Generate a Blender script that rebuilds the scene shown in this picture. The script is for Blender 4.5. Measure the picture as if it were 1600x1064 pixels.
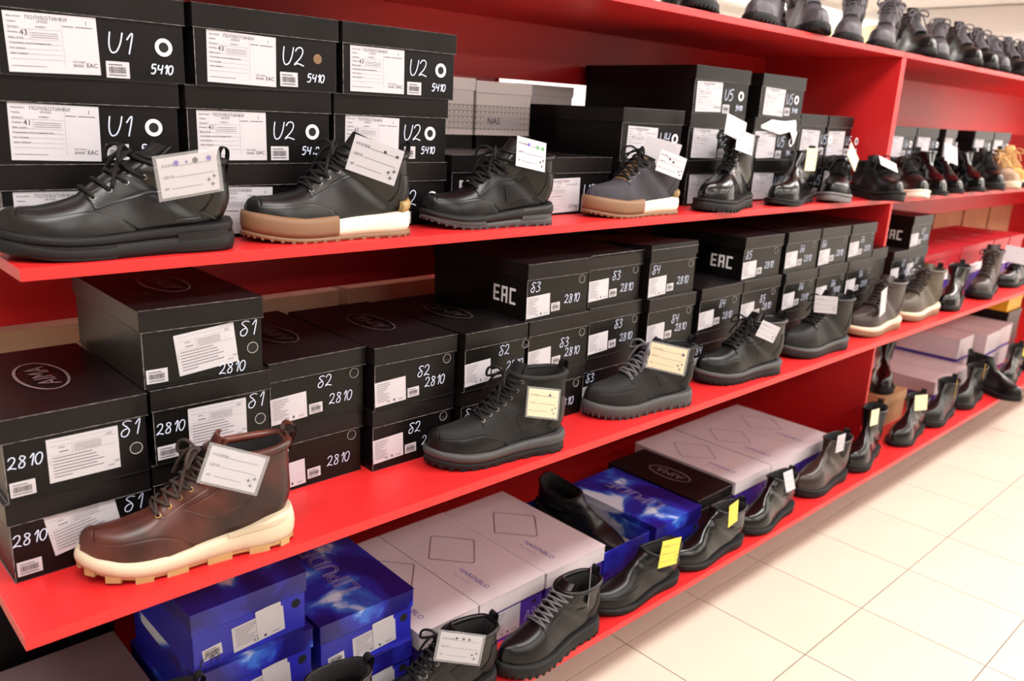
import bpy, bmesh, math, random
import numpy as np
from mathutils import Matrix, Vector

for o in list(bpy.data.objects):
    bpy.data.objects.remove(o, do_unlink=True)
SC = bpy.context.scene
COL = SC.collection
RND = random.Random(7)
PI = math.pi

# ------------------------------------------------------------------ camera
cam_d = bpy.data.cameras.new('camera')
cam = bpy.data.objects.new('camera', cam_d)
COL.objects.link(cam)
_r = (0.72834219, -0.6834828, 0.04867152)
_u = (0.14944027, 0.22776639, 0.96217986)
_f = (0.66871912, 0.6935227, -0.26803172)
cam.matrix_world = Matrix(((_r[0], _u[0], -_f[0], -0.27254), (_r[1], _u[1], -_f[1], -1.2397),
                           (_r[2], _u[2], -_f[2], 1.34972), (0, 0, 0, 1)))
cam_d.sensor_width = 36.0
cam_d.lens = 1288.61 / 1600 * 36.0
cam_d.clip_start = 0.05
cam_d.dof.use_dof = True
cam_d.dof.focus_distance = 1.5
cam_d.dof.aperture_fstop = 4.2
SC.camera = cam

# ------------------------------------------------------------------ world, light, exposure
world = bpy.data.worlds.new('world')
SC.world = world
world.use_nodes = True
world.node_tree.nodes['Background'].inputs[0].default_value = (1.0, 0.97, 0.95, 1)
world.node_tree.nodes['Background'].inputs[1].default_value = 0.25
SC.view_settings.view_transform = 'Standard'
SC.view_settings.look = 'None'
SC.view_settings.exposure = 0.32
SC.view_settings.gamma = 1.0
SC.view_settings.use_curve_mapping = False
LAMP_W = {-0.8: 20.0, -2.7: 11.0, -4.6: 13.0, 3.4: 15.0}
LAMPS = [(x, y) for y in (-0.8, -2.7, -4.6, 3.4) for x in (-0.3, 1.6, 3.5, 5.4, 7.1, 8.3)]  # last lamp of each row is added to brighten the far end wall
CEIL = 2.55

# ------------------------------------------------------------------ materials
def lin(c):
    return tuple(((v / 255) / 12.92 if v / 255 <= 0.04045 else ((v / 255 + 0.055) / 1.055) ** 2.4) for v in c)

MATS = {}
def pm(name, rgb, rough=0.5, metal=0.0, bump=0.0, scale=200.0, var=0.0, vscale=8.0, spec=0.5, coat=0.0, rgb2=None, detail=4.0, perobj=0.0):
    if name in MATS:
        return MATS[name]
    m = bpy.data.materials.new(name)
    m.use_nodes = True
    nt = m.node_tree
    b = nt.nodes['Principled BSDF']
    c = lin(rgb)
    b.inputs['Base Color'].default_value = (*c, 1)
    b.inputs['Roughness'].default_value = rough
    b.inputs['Metallic'].default_value = metal
    b.inputs['Specular IOR Level'].default_value = spec
    if coat:
        b.inputs['Coat Weight'].default_value = coat
        b.inputs['Coat Roughness'].default_value = 0.12
    tc = nt.nodes.new('ShaderNodeTexCoord')
    if var or rgb2 or perobj:
        n = nt.nodes.new('ShaderNodeTexNoise')
        n.inputs['Scale'].default_value = vscale
        n.inputs['Detail'].default_value = detail
        nt.links.new(tc.outputs['Object'], n.inputs['Vector'])
        r = nt.nodes.new('ShaderNodeValToRGB')
        c2 = lin(rgb2) if rgb2 else tuple(min(1, v * (1 + var)) for v in c)
        c1 = c if rgb2 else tuple(v * (1 - var) for v in c)
        r.color_ramp.elements[0].color = (*c1, 1); r.color_ramp.elements[0].position = 0.35
        r.color_ramp.elements[1].color = (*c2, 1); r.color_ramp.elements[1].position = 0.65
        nt.links.new(n.outputs['Fac'], r.inputs['Fac'])
        out = r.outputs['Color']
        if perobj:
            oi = nt.nodes.new('ShaderNodeObjectInfo')
            mr = nt.nodes.new('ShaderNodeMapRange')
            mr.inputs['To Min'].default_value = 1 - perobj; mr.inputs['To Max'].default_value = 1 + perobj
            nt.links.new(oi.outputs['Random'], mr.inputs['Value'])
            hsv = nt.nodes.new('ShaderNodeHueSaturation')
            nt.links.new(mr.outputs['Result'], hsv.inputs['Value'])
            nt.links.new(out, hsv.inputs['Color'])
            out = hsv.outputs['Color']
        nt.links.new(out, b.inputs['Base Color'])
    if bump:
        n2 = nt.nodes.new('ShaderNodeTexNoise')
        n2.inputs['Scale'].default_value = scale
        n2.inputs['Detail'].default_value = 3.0
        nt.links.new(tc.outputs['Object'], n2.inputs['Vector'])
        bp = nt.nodes.new('ShaderNodeBump')
        bp.inputs['Strength'].default_value = bump
        bp.inputs['Distance'].default_value = 0.001
        nt.links.new(n2.outputs['Fac'], bp.inputs['Height'])
        nt.links.new(bp.outputs['Normal'], b.inputs['Normal'])
    MATS[name] = m
    return m

def emit_mat(name, rgb, strength):
    m = bpy.data.materials.new(name); m.use_nodes = True
    b = m.node_tree.nodes['Principled BSDF']
    b.inputs['Base Color'].default_value = (*lin(rgb), 1)
    b.inputs['Emission Color'].default_value = (*lin(rgb), 1)
    b.inputs['Emission Strength'].default_value = strength
    MATS[name] = m
    return m

def plastic_sleeve():
    m = bpy.data.materials.new('clear_sleeve'); m.use_nodes = True
    nt = m.node_tree; b = nt.nodes['Principled BSDF']
    b.inputs['Base Color'].default_value = (0.9, 0.9, 0.92, 1)
    b.inputs['Roughness'].default_value = 0.12
    b.inputs['Alpha'].default_value = 0.16
    MATS['sleeve'] = m
    return m

def print_blue(name, offs):
    """glossy printed card: deep blue with lighter blue clouds and white ice-like streaks"""
    m = bpy.data.materials.new(name); m.use_nodes = True
    nt = m.node_tree; b = nt.nodes['Principled BSDF']
    b.inputs['Roughness'].default_value = 0.32
    tc = nt.nodes.new('ShaderNodeTexCoord')
    mp = nt.nodes.new('ShaderNodeMapping'); mp.inputs['Location'].default_value = offs
    mp.inputs['Scale'].default_value = (1.0, 0.7, 1.0)
    n = nt.nodes.new('ShaderNodeTexNoise'); n.inputs['Scale'].default_value = 6.0; n.inputs['Detail'].default_value = 6
    n.inputs['Distortion'].default_value = 0.6
    r = nt.nodes.new('ShaderNodeValToRGB')
    el = r.color_ramp.elements
    el[0].position = 0.0; el[0].color = (*lin((22, 14, 88)), 1)
    el[1].position = 1.0; el[1].color = (*lin((240, 244, 255)), 1)
    for p, c in ((0.42, (26, 20, 112)), (0.51, (40, 44, 172)), (0.55, (58, 112, 214)), (0.585, (215, 228, 250))):
        e = el.new(p); e.color = (*lin(c), 1)
    nt.links.new(tc.outputs['Object'], mp.inputs['Vector']); nt.links.new(mp.outputs['Vector'], n.inputs['Vector'])
    nt.links.new(n.outputs['Fac'], r.inputs['Fac']); nt.links.new(r.outputs['Color'], b.inputs['Base Color'])
    MATS[name] = m
    return m

def lattice_mat(name):
    """white card with a fine grey triangle lattice printed low on the side"""
    m = bpy.data.materials.new(name); m.use_nodes = True
    nt = m.node_tree; b = nt.nodes['Principled BSDF']; b.inputs['Roughness'].default_value = 0.6
    tc = nt.nodes.new('ShaderNodeTexCoord'); sx = nt.nodes.new('ShaderNodeSeparateXYZ')
    nt.links.new(tc.outputs['Object'], sx.inputs['Vector'])
    def math_(op, a, bb=None, v=None):
        k = nt.nodes.new('ShaderNodeMath'); k.operation = op
        if hasattr(a, 'links'): nt.links.new(a, k.inputs[0])
        else: k.inputs[0].default_value = a
        if bb is not None:
            if hasattr(bb, 'links'): nt.links.new(bb, k.inputs[1])
            else: k.inputs[1].default_value = bb
        return k.outputs[0]
    h = math_('ADD', sx.outputs['X'], sx.outputs['Y'])
    z = sx.outputs['Z']
    lines = None
    for e in (h, math_('ADD', h, z), math_('SUBTRACT', h, z), math_('MULTIPLY', z, 1.0)):
        f = math_('FRACT', math_('MULTIPLY', e, 70.0))
        g = math_('LESS_THAN', f, 0.16)
        lines = g if lines is None else math_('MAXIMUM', lines, g)
    low = math_('LESS_THAN', z, 0.075)
    lo2 = math_('GREATER_THAN', z, 0.012)
    fac = math_('MULTIPLY', math_('MULTIPLY', lines, low), lo2)
    fac = math_('MULTIPLY', fac, 0.75)
    mx = nt.nodes.new('ShaderNodeMix'); mx.data_type = 'RGBA'
    nt.links.new(fac, mx.inputs[0])
    mx.inputs[6].default_value = (*lin((222, 216, 216)), 1); mx.inputs[7].default_value = (*lin((120, 112, 116)), 1)
    nt.links.new(mx.outputs[2], b.inputs['Base Color'])
    MATS[name] = m
    return m

RED = pm('red_laminate', (204, 34, 36), 0.4, bump=0.02, scale=400, var=0.05, vscale=3)
PLINTH = pm('dark_plinth', (70, 40, 38), 0.7, var=0.05)
BLACKCARD = pm('black_card', (13, 10, 11), 0.34, bump=0.05, scale=60, var=0.2, vscale=9, spec=0.22)
BLACKLID = pm('black_lid_card', (21, 17, 18), 0.3, bump=0.06, scale=50, var=0.2, vscale=9, spec=0.22)
OLIVECARD = pm('black_green_card', (15, 14, 12), 0.32, bump=0.05, scale=60, var=0.2, vscale=9, spec=0.22)
EDGEC = pm('worn_edge', (165, 160, 155), 0.7)
WORN = pm('worn_card_edge', (24, 20, 21), 0.5, rgb2=(150, 142, 142), vscale=70, detail=6)
WHITEP = pm('label_paper', (190, 186, 192), 0.55)
WHITEC = pm('white_card', (228, 222, 224), 0.6, var=0.03)
PINKC = pm('pale_mauve_card', (212, 201, 206), 0.42, var=0.04, vscale=5)
TAUPEC = pm('dark_mauve_card', (122, 104, 108), 0.42, var=0.05, vscale=5)
PURPLE = pm('violet_card', (70, 44, 150), 0.4, var=0.08)
BLUEC = pm('blue_card', (36, 38, 165), 0.35, var=0.15, vscale=6)
REDBOX = pm('crimson_card', (170, 18, 34), 0.4, var=0.06)
KRAFT = pm('kraft_card', (196, 152, 112), 0.75, var=0.08, bump=0.05, scale=120)
BEIGEC = pm('beige_card', (214, 192, 156), 0.75, var=0.05)
YELLOWC = pm('yellow_card', (232, 168, 20), 0.5)
GREENC = pm('green_card', (110, 165, 90), 0.6)
INK = pm('grey_ink', (58, 54, 60), 0.6)
INKD = pm('dark_ink', (46, 42, 46), 0.6)
INKL = pm('pale_ink', (112, 106, 114), 0.6)
VIOLETINK = pm('violet_ink', (88, 70, 170), 0.6)
MARKER = pm('paint_marker', (205, 215, 240), 0.5)
LOGO = pm('logo_grey', (128, 108, 112), 0.4)
LOGOD = pm('logo_dim', (74, 62, 64), 0.4)
LOGOW = pm('logo_white', (226, 222, 224), 0.5)
REDINK = pm('red_ink', (190, 30, 36), 0.5)
HOLE = pm('hole_black', (8, 7, 7), 0.8)
RINGW = pm('white_ring', (236, 234, 240), 0.35)
YTAG = pm('yellow_tag_paper', (240, 212, 84), 0.55)
CTAG = pm('cream_tag_paper', (240, 226, 186), 0.55)
PURPMARK = pm('purple_mark', (90, 70, 170), 0.5)
GREENMARK = pm('green_mark', (80, 150, 90), 0.5)
SLEEVE = plastic_sleeve()
BLUEP = [print_blue('blue_ice_print_a', (0.2, 0.3, 0.1)), print_blue('blue_ice_print_b', (1.35, 0.92, 0.6)), print_blue('blue_ice_print_c', (3.1, 2.4, 1.7))]
NASM = lattice_mat('white_lattice_card')
# leathers
L_BLACK = pm('black_leather', (15, 13, 14), 0.34, bump=0.12, scale=260, var=0.12, vscale=14, spec=0.5)
L_MATTE = pm('black_matte_leather', (18, 16, 17), 0.5, bump=0.2, scale=300, var=0.12, vscale=14, spec=0.3)
L_GLOSS = pm('black_polished_leather', (10, 9, 10), 0.19, bump=0.04, scale=60, coat=0.12, spec=0.4)
L_SEMI = pm('black_smooth_leather', (12, 11, 12), 0.31, bump=0.06, scale=120, spec=0.36)
L_NUBUCK = pm('grey_nubuck', (52, 49, 56), 0.8, bump=0.3, scale=400, var=0.22, vscale=22)
L_CHAR = pm('charcoal_nubuck', (28, 27, 27), 0.7, bump=0.25, scale=350, var=0.15, vscale=20, spec=0.3)
L_BROWN = pm('burnished_brown_leather', (40, 19, 15), 0.36, bump=0.1, scale=160, rgb2=(98, 45, 33), vscale=9)
L_DKBROWN = pm('dark_brown_leather', (50, 36, 34), 0.42, bump=0.12, scale=240, var=0.12, vscale=12)
L_BRCHEL = pm('brown_smooth_leather', (46, 31, 27), 0.3, bump=0.08, scale=140, var=0.15, vscale=10)
L_OLIVE = pm('olive_leather', (74, 63, 49), 0.5, bump=0.15, scale=240, var=0.1, vscale=12)
L_BEIGE = pm('beige_suede', (168, 140, 116), 0.75, bump=0.2, scale=300, var=0.1)
L_TAN = pm('tan_nubuck', (206, 156, 88), 0.7, bump=0.2, scale=300, var=0.1)
L_GREYBOOT = pm('grey_black_leather', (72, 67, 74), 0.5, bump=0.2, scale=180, var=0.2, vscale=10)  # paler grey than the other black leathers
FUR = pm('grey_fur', (120, 112, 108), 0.95, bump=0.8, scale=300, var=0.3, vscale=90)
LINING = pm('dark_lining', (14, 12, 13), 0.9, bump=0.2, scale=300)
LINTAN = pm('tan_lining', (150, 112, 78), 0.9, bump=0.2, scale=300)
LACE = pm('black_lace', (15, 14, 15), 0.75, bump=0.3, scale=900, spec=0.3)
LACEB = pm('brown_lace', (52, 38, 34), 0.75, bump=0.3, scale=900)
LACEG = pm('grey_lace', (92, 88, 94), 0.75, bump=0.3, scale=900)
LACET = pm('tan_lace', (196, 150, 96), 0.8)
ELASTIC = pm('elastic_gore', (16, 15, 16), 0.8, bump=0.4, scale=500)
STEEL = pm('eyelet_metal', (150, 146, 142), 0.3, metal=1.0)
BRASS = pm('eyelet_brass', (190, 150, 90), 0.3, metal=1.0)
R_BLACK = pm('black_rubber', (22, 21, 22), 0.62, bump=0.1, scale=300, var=0.06, spec=0.3)
R_DARK = pm('dark_rubber', (15, 14, 15), 0.6, bump=0.1, scale=300, spec=0.3)
R_GREY = pm('grey_rubber', (62, 61, 62), 0.6, bump=0.1, scale=300, var=0.05)
R_LGREY = pm('light_grey_rubber', (112, 107, 110), 0.6, bump=0.08, scale=300, var=0.05)
R_GUM = pm('gum_rubber', (124, 90, 64), 0.6, bump=0.1, scale=300, var=0.05)
R_WHITE = pm('white_rubber', (244, 230, 210), 0.5, var=0.03)
R_CREAM = pm('cream_rubber', (206, 188, 162), 0.55, var=0.03)
R_AMBER = pm('amber_rubber', (186, 156, 104), 0.5, var=0.04)
R_CLEAR = pm('amber_insert', (160, 134, 84), 0.2)
FLOORT = pm('floor_tile_glaze', (206, 195, 180), 0.3, bump=0.01, scale=40, var=0.02, vscale=5, perobj=0.02)
CEILM = pm('ceiling_panel', (222, 219, 217), 0.9, bump=0.5, scale=180, var=0.05, vscale=120)
WALLM = pm('wall_paint', (240, 240, 240), 0.85, bump=0.03, scale=60)
WALLG = pm('wall_beam_paint', (220, 217, 215), 0.85, bump=0.03, scale=60)
TANWOOD = pm('tan_door_wood', (176, 150, 112), 0.6, var=0.1)

def tiled_floor():
    m = bpy.data.materials.new('floor_grout'); m.use_nodes = True
    nt = m.node_tree; b = nt.nodes['Principled BSDF']; b.inputs['Roughness'].default_value = 0.6
    tc = nt.nodes.new('ShaderNodeTexCoord'); mp = nt.nodes.new('ShaderNodeMapping')
    mp.inputs['Location'].default_value = (-1.2959, 0.1074, 0)
    br = nt.nodes.new('ShaderNodeTexBrick'); br.offset = 0; br.inputs['Scale'].default_value = 1.0
    br.inputs['Brick Width'].default_value = 0.336; br.inputs['Row Height'].default_value = 0.336
    br.inputs['Mortar Size'].default_value = 0.004
    br.inputs['Color1'].default_value = (*lin((232, 216, 194)), 1); br.inputs['Color2'].default_value = (*lin((228, 212, 190)), 1)
    br.inputs['Mortar'].default_value = (*lin((112, 98, 84)), 1)
    nt.links.new(tc.outputs['Object'], mp.inputs['Vector']); nt.links.new(mp.outputs['Vector'], br.inputs['Vector'])
    nt.links.new(br.outputs['Color'], b.inputs['Base Color'])
    return m

# ------------------------------------------------------------------ mesh helpers
def mk(name, verts, faces, mat, smooth=False):
    me = bpy.data.meshes.new(name)
    me.from_pydata([tuple(map(float, v)) for v in verts], [], faces)
    me.update()
    if mat is not None:
        me.materials.append(mat)
    if smooth:
        me.polygons.foreach_set('use_smooth', [True] * len(me.polygons))
    return me

def add(name, me, parent=None, loc=(0, 0, 0), rot=(0, 0, 0)):
    o = bpy.data.objects.new(name, me)
    COL.objects.link(o)
    o.location = loc; o.rotation_euler = rot
    if parent is not None:
        o.parent = parent
    return o

def empty(name, loc, rz=0.0):
    o = bpy.data.objects.new(name, None)
    COL.objects.link(o)
    o.empty_display_size = 0.05
    o.location = loc; o.rotation_euler = (0, 0, rz)
    return o

def tag(o, label, cat=None, group=None, kind=None):
    o['label'] = label
    if cat: o['category'] = cat
    if group: o['group'] = group
    if kind: o['kind'] = kind
    return o

CACHE = {}
def box_me(x0, x1, y0, y1, z0, z1, mat, bev=0.0, name='box'):
    key = ('b', round(x0, 4), round(x1, 4), round(y0, 4), round(y1, 4), round(z0, 4), round(z1, 4), mat.name, bev)
    if key in CACHE: return CACHE[key]
    v = [(x, y, z) for z in (z0, z1) for y in (y0, y1) for x in (x0, x1)]
    f = [(0, 2, 3, 1), (4, 5, 7, 6), (0, 1, 5, 4), (2, 6, 7, 3), (0, 4, 6, 2), (1, 3, 7, 5)]
    me = mk(name, v, f, mat)
    if bev:
        bm = bmesh.new(); bm.from_mesh(me)
        bmesh.ops.bevel(bm, geom=list(bm.edges), offset=bev, segments=2, profile=0.7, affect='EDGES')
        bm.to_mesh(me); bm.free()
    CACHE[key] = me
    return me

def tray_me(w, d, h, t, mat, up=True, mat2=None, front=1.0, name='tray'):
    """open shoe-box half: up=True opens upwards (body), False opens downwards (lid). Centred in x,y, z 0..h"""
    key = ('t', round(w, 4), round(d, 4), round(h, 4), t, mat.name, up, mat2.name if mat2 else '')
    if key in CACHE: return CACHE[key]
    a, b = w / 2, d / 2
    def ring(a, b, z): return [(-a, -b, z), (a, -b, z), (a, b, z), (-a, b, z)]
    zo, zi = (0, t) if up else (h, h - t)
    ze = h if up else 0
    V = ring(a, b, zo) + ring(a, b, ze) + ring(a - t, b - t, ze) + ring(a - t, b - t, zi)
    F = [(0, 1, 2, 3), (12, 13, 14, 15)]
    for k in range(3):
        for i in range(4):
            j = (i + 1) % 4
            F.append((4 * k + i, 4 * k + j, 4 * k + 4 + j, 4 * k + 4 + i))
    me = mk(name, V, F, mat)
    bm = bmesh.new(); bm.from_mesh(me)
    ed = [e for e in bm.edges if all(abs(abs(v.co.x) - a) < 1e-5 and abs(abs(v.co.y) - b) < 1e-5 for v in e.verts)]
    bmesh.ops.bevel(bm, geom=ed, offset=0.0016, segments=2, profile=0.6, affect='EDGES')
    bmesh.ops.recalc_face_normals(bm, faces=bm.faces)
    bm.to_mesh(me); bm.free()
    CACHE[key] = me
    return me

def tube_vf(pts, r, n=6, closed=False, V=None, F=None, cap=True):
    V = [] if V is None else V; F = [] if F is None else F
    P = [Vector(p) for p in pts]; m = len(P); base = len(V)
    prev = None
    for i in range(m):
        if closed: t = (P[(i + 1) % m] - P[i - 1])
        else: t = P[min(i + 1, m - 1)] - P[max(i - 1, 0)]
        if t.length < 1e-9: t = Vector((1, 0, 0))
        t.normalize()
        if prev is None:
            a = Vector((0, 0, 1)) if abs(t.z) < 0.9 else Vector((1, 0, 0))
            nrm = t.cross(a).normalized()
        else:
            nrm = prev - t * prev.dot(t)
            if nrm.length < 1e-6: nrm = t.orthogonal()
            nrm.normalize()
        prev = nrm; bn = t.cross(nrm)
        rr = r[i] if isinstance(r, (list, tuple)) else r
        for k in range(n):
            an = 2 * PI * k / n
            V.append(P[i] + (nrm * math.cos(an) + bn * math.sin(an)) * rr)
    for i in range(m if closed else m - 1):
        for k in range(n):
            a = base + i * n + k; b = base + i * n + (k + 1) % n
            c = base + ((i + 1) % m) * n + (k + 1) % n; d = base + ((i + 1) % m) * n + k
            F.append((a, b, c, d))
    if cap and not closed:
        F.append(tuple(base + k for k in range(n))[::-1]); F.append(tuple(base + (m - 1) * n + k for k in range(n)))
    return V, F

def catmull(P, n, closed=False):
    P = np.asarray(P, float); m = len(P); out = []
    segs = m if closed else m - 1
    for i in range(segs):
        if closed: p0, p1, p2, p3 = P[i - 1], P[i], P[(i + 1) % m], P[(i + 2) % m]
        else: p0, p1, p2, p3 = P[max(i - 1, 0)], P[i], P[i + 1], P[min(i + 2, m - 1)]
        for k in range(n):
            t = k / n
            out.append(0.5 * ((2 * p1) + (-p0 + p2) * t + (2 * p0 - 5 * p1 + 4 * p2 - p3) * t * t + (-p0 + 3 * p1 - 3 * p2 + p3) * t ** 3))
    if not closed: out.append(P[-1])
    return np.array(out)

# ------------------------------------------------------------------ writing
def text_me(s, size, mat, align='LEFT', outline=0.0, extrude=0.0):
    key = ('txt', s, round(size, 5), mat.name, align, outline)
    if key in CACHE: return CACHE[key]
    cu = bpy.data.curves.new('lettering', 'FONT')
    cu.body = s; cu.size = size; cu.align_x = align; cu.resolution_u = 2
    cu.extrude = extrude
    if outline: cu.fill_mode = 'NONE'; cu.bevel_depth = outline; cu.bevel_resolution = 0
    o = bpy.data.objects.new('lettering', cu); COL.objects.link(o)
    dg = bpy.context.evaluated_depsgraph_get()
    me = bpy.data.meshes.new_from_object(o.evaluated_get(dg))
    bpy.data.objects.remove(o, do_unlink=True)
    me.materials.clear(); me.materials.append(mat)
    CACHE[key] = me
    return me

GLY = {
 '0': [[(.3, 1), (.08, .75), (.05, .35), (.2, .02), (.42, .1), (.55, .5), (.5, .88), (.3, 1)]],
 '1': [[(.1, .68), (.36, 1), (.26, 0)]],
 '2': [[(0, .78), (.12, .97), (.35, 1), (.48, .8), (.36, .45), (0, .05), (.22, .12), (.62, 0)]],
 '3': [[(.05, .9), (.3, 1), (.5, .82), (.22, .56), (.5, .4), (.45, .1), (.15, 0), (0, .12)]],
 '4': [[(.1, 1), (.05, .5), (.52, .55)], [(.56, 1), (.42, 0)]],
 '5': [[(.56, 1), (.16, 1), (.1, .58), (.4, .62), (.5, .3), (.3, 0), (0, .05)]],
 '6': [[(.45, 1), (.12, .6), (.04, .25), (.25, 0), (.5, .2), (.4, .48), (.1, .35)]],
 '7': [[(.02, 1), (.55, 1), (.2, 0)]],
 '8': [[(.45, .9), (.2, 1), (.1, .78), (.45, .4), (.4, .05), (.12, .03), (.08, .3), (.45, .72), (.45, .9)]],
 '9': [[(.5, .8), (.25, 1), (.05, .75), (.25, .5), (.5, .75), (.4, 0)]],
 'U': [[(0, 1), (.0, .4), (.14, .04), (.38, .1), (.54, .5), (.6, 1)]],
 'K': [[(.05, 1), (.05, 0)], [(.5, 1), (.08, .45), (.55, 0)]],
 'A': [[(0, 0), (.3, 1), (.58, 0)], [(.12, .4), (.46, .4)]],
 'b': [[(.6, .92), (.32, 1), (.08, .86), (.34, .6), (.5, .34), (.36, .03), (.1, .04), (.03, .28), (.2, .46), (.36, .48)]],
 '/': [[(.4, 1), (.1, 0)]],
}
def hand_me(s, h, mat, w=0.0016, slant=0.12):
    key = ('hand', s, round(h, 4), mat.name, w)
    if key in CACHE: return CACHE[key]
    V, F = [], []; x = 0.0
    for ch in s:
        if ch == ' ': x += 0.4; continue
        wid = 0.45 if ch == '1' else 0.74
        for st in GLY[ch]:
            pts = catmull([((x + px + slant * py) * h, py * h) for px, py in st], 5) if len(st) > 2 else np.array([((x + px + slant * py) * h, py * h) for px, py in st])
            b = len(V); m = len(pts)
            for i in range(m):
                t = pts[min(i + 1, m - 1)] - pts[max(i - 1, 0)]; t = t / (np.hypot(*t) + 1e-9)
                n = np.array([-t[1], t[0]]) * w / 2
                V.append((pts[i][0] + n[0], 0, pts[i][1] + n[1])); V.append((pts[i][0] - n[0], 0, pts[i][1] - n[1]))
            for i in range(m - 1):
                F.append((b + 2 * i, b + 2 * i + 1, b + 2 * i + 3, b + 2 * i + 2))
        x += wid
    me = mk('handwriting', V, F, mat)
    CACHE[key] = me
    return me

def eac_me(h):
    key = ('eac', round(h, 4))
    if key in CACHE: return CACHE[key]
    w = h * .55; t = h * .16; g = h * .18; r = []
    def add_(x, rects): r.extend([(x + a * w, b * h, x + c * w, d * h) for a, b, c, d in rects])
    k = t / w; q = t / h
    add_(0, [(0, 0, k, 1), (k, 0, 1, q), (k, .5 - q / 2, .9, .5 + q / 2), (k, 1 - q, 1, 1)])
    add_(w + g, [(0, 0, k, 1), (1 - k, 0, 1, 1), (k, 1 - q, 1 - k, 1), (k, .38, 1 - k, .38 + q)])
    add_(2 * (w + g), [(0, 0, k, 1), (k, 0, 1, q), (k, 1 - q, 1, 1)])
    me = flat_rects(r, LOGOW, key + ('r',)); CACHE[key] = me
    return me

def squiggle_me(w, mat):
    key = ('sq', round(w, 3), mat.name)
    if key in CACHE: return CACHE[key]
    n = 60; V = []; F = []
    for i in range(n + 1):
        t = i / n; x = t * w + .012 * w * math.sin(t * 44); z = w * (.07 * math.sin(t * 44 + 1.3) + .03 * math.sin(t * 17)) + .1 * w * (1 if t < .12 else 0) * math.sin(t * 26)
        V += [(x, 0, z + w * .011), (x, 0, z - w * .011)]
    for i in range(n): F.append((2 * i, 2 * i + 1, 2 * i + 3, 2 * i + 2))
    me = mk('script', V, F, mat); CACHE[key] = me
    return me

def flat_rects(rects, mat, key):
    """thin printed rectangles in the XZ plane facing -Y: (x0,z0,x1,z1)"""
    if key in CACHE: return CACHE[key]
    V, F = [], []
    for (a, b, c, d) in rects:
        n = len(V); V += [(a, 0, b), (c, 0, b), (c, 0, d), (a, 0, d)]; F.append((n, n + 1, n + 2, n + 3))
    me = mk('print', V, F, mat); CACHE[key] = me
    return me

def join_me(name, parts):
    """parts: (mesh, Matrix) -> one mesh that keeps its materials"""
    me = bpy.data.meshes.new(name); V = []; F = []; mi = []; mats = []
    for src, M in parts:
        b = len(V)
        V += [tuple(M @ v.co) for v in src.vertices]
        m = src.materials[0]
        if m not in mats: mats.append(m)
        for p in src.polygons:
            F.append(tuple(b + i for i in p.vertices)); mi.append(mats.index(m))
    me.from_pydata(V, [], F)
    for m in mats: me.materials.append(m)
    me.polygons.foreach_set('material_index', mi)
    me.update()
    return me

TXT = Matrix.Rotation(PI / 2, 4, 'X')      # lays text (XY) into the XZ plane, facing -Y
def T(x, z, y=-0.0): return Matrix.Translation((x, y, z)) @ TXT
def T0(x, z, y=0.0): return Matrix.Translation((x, y, z))

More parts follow.
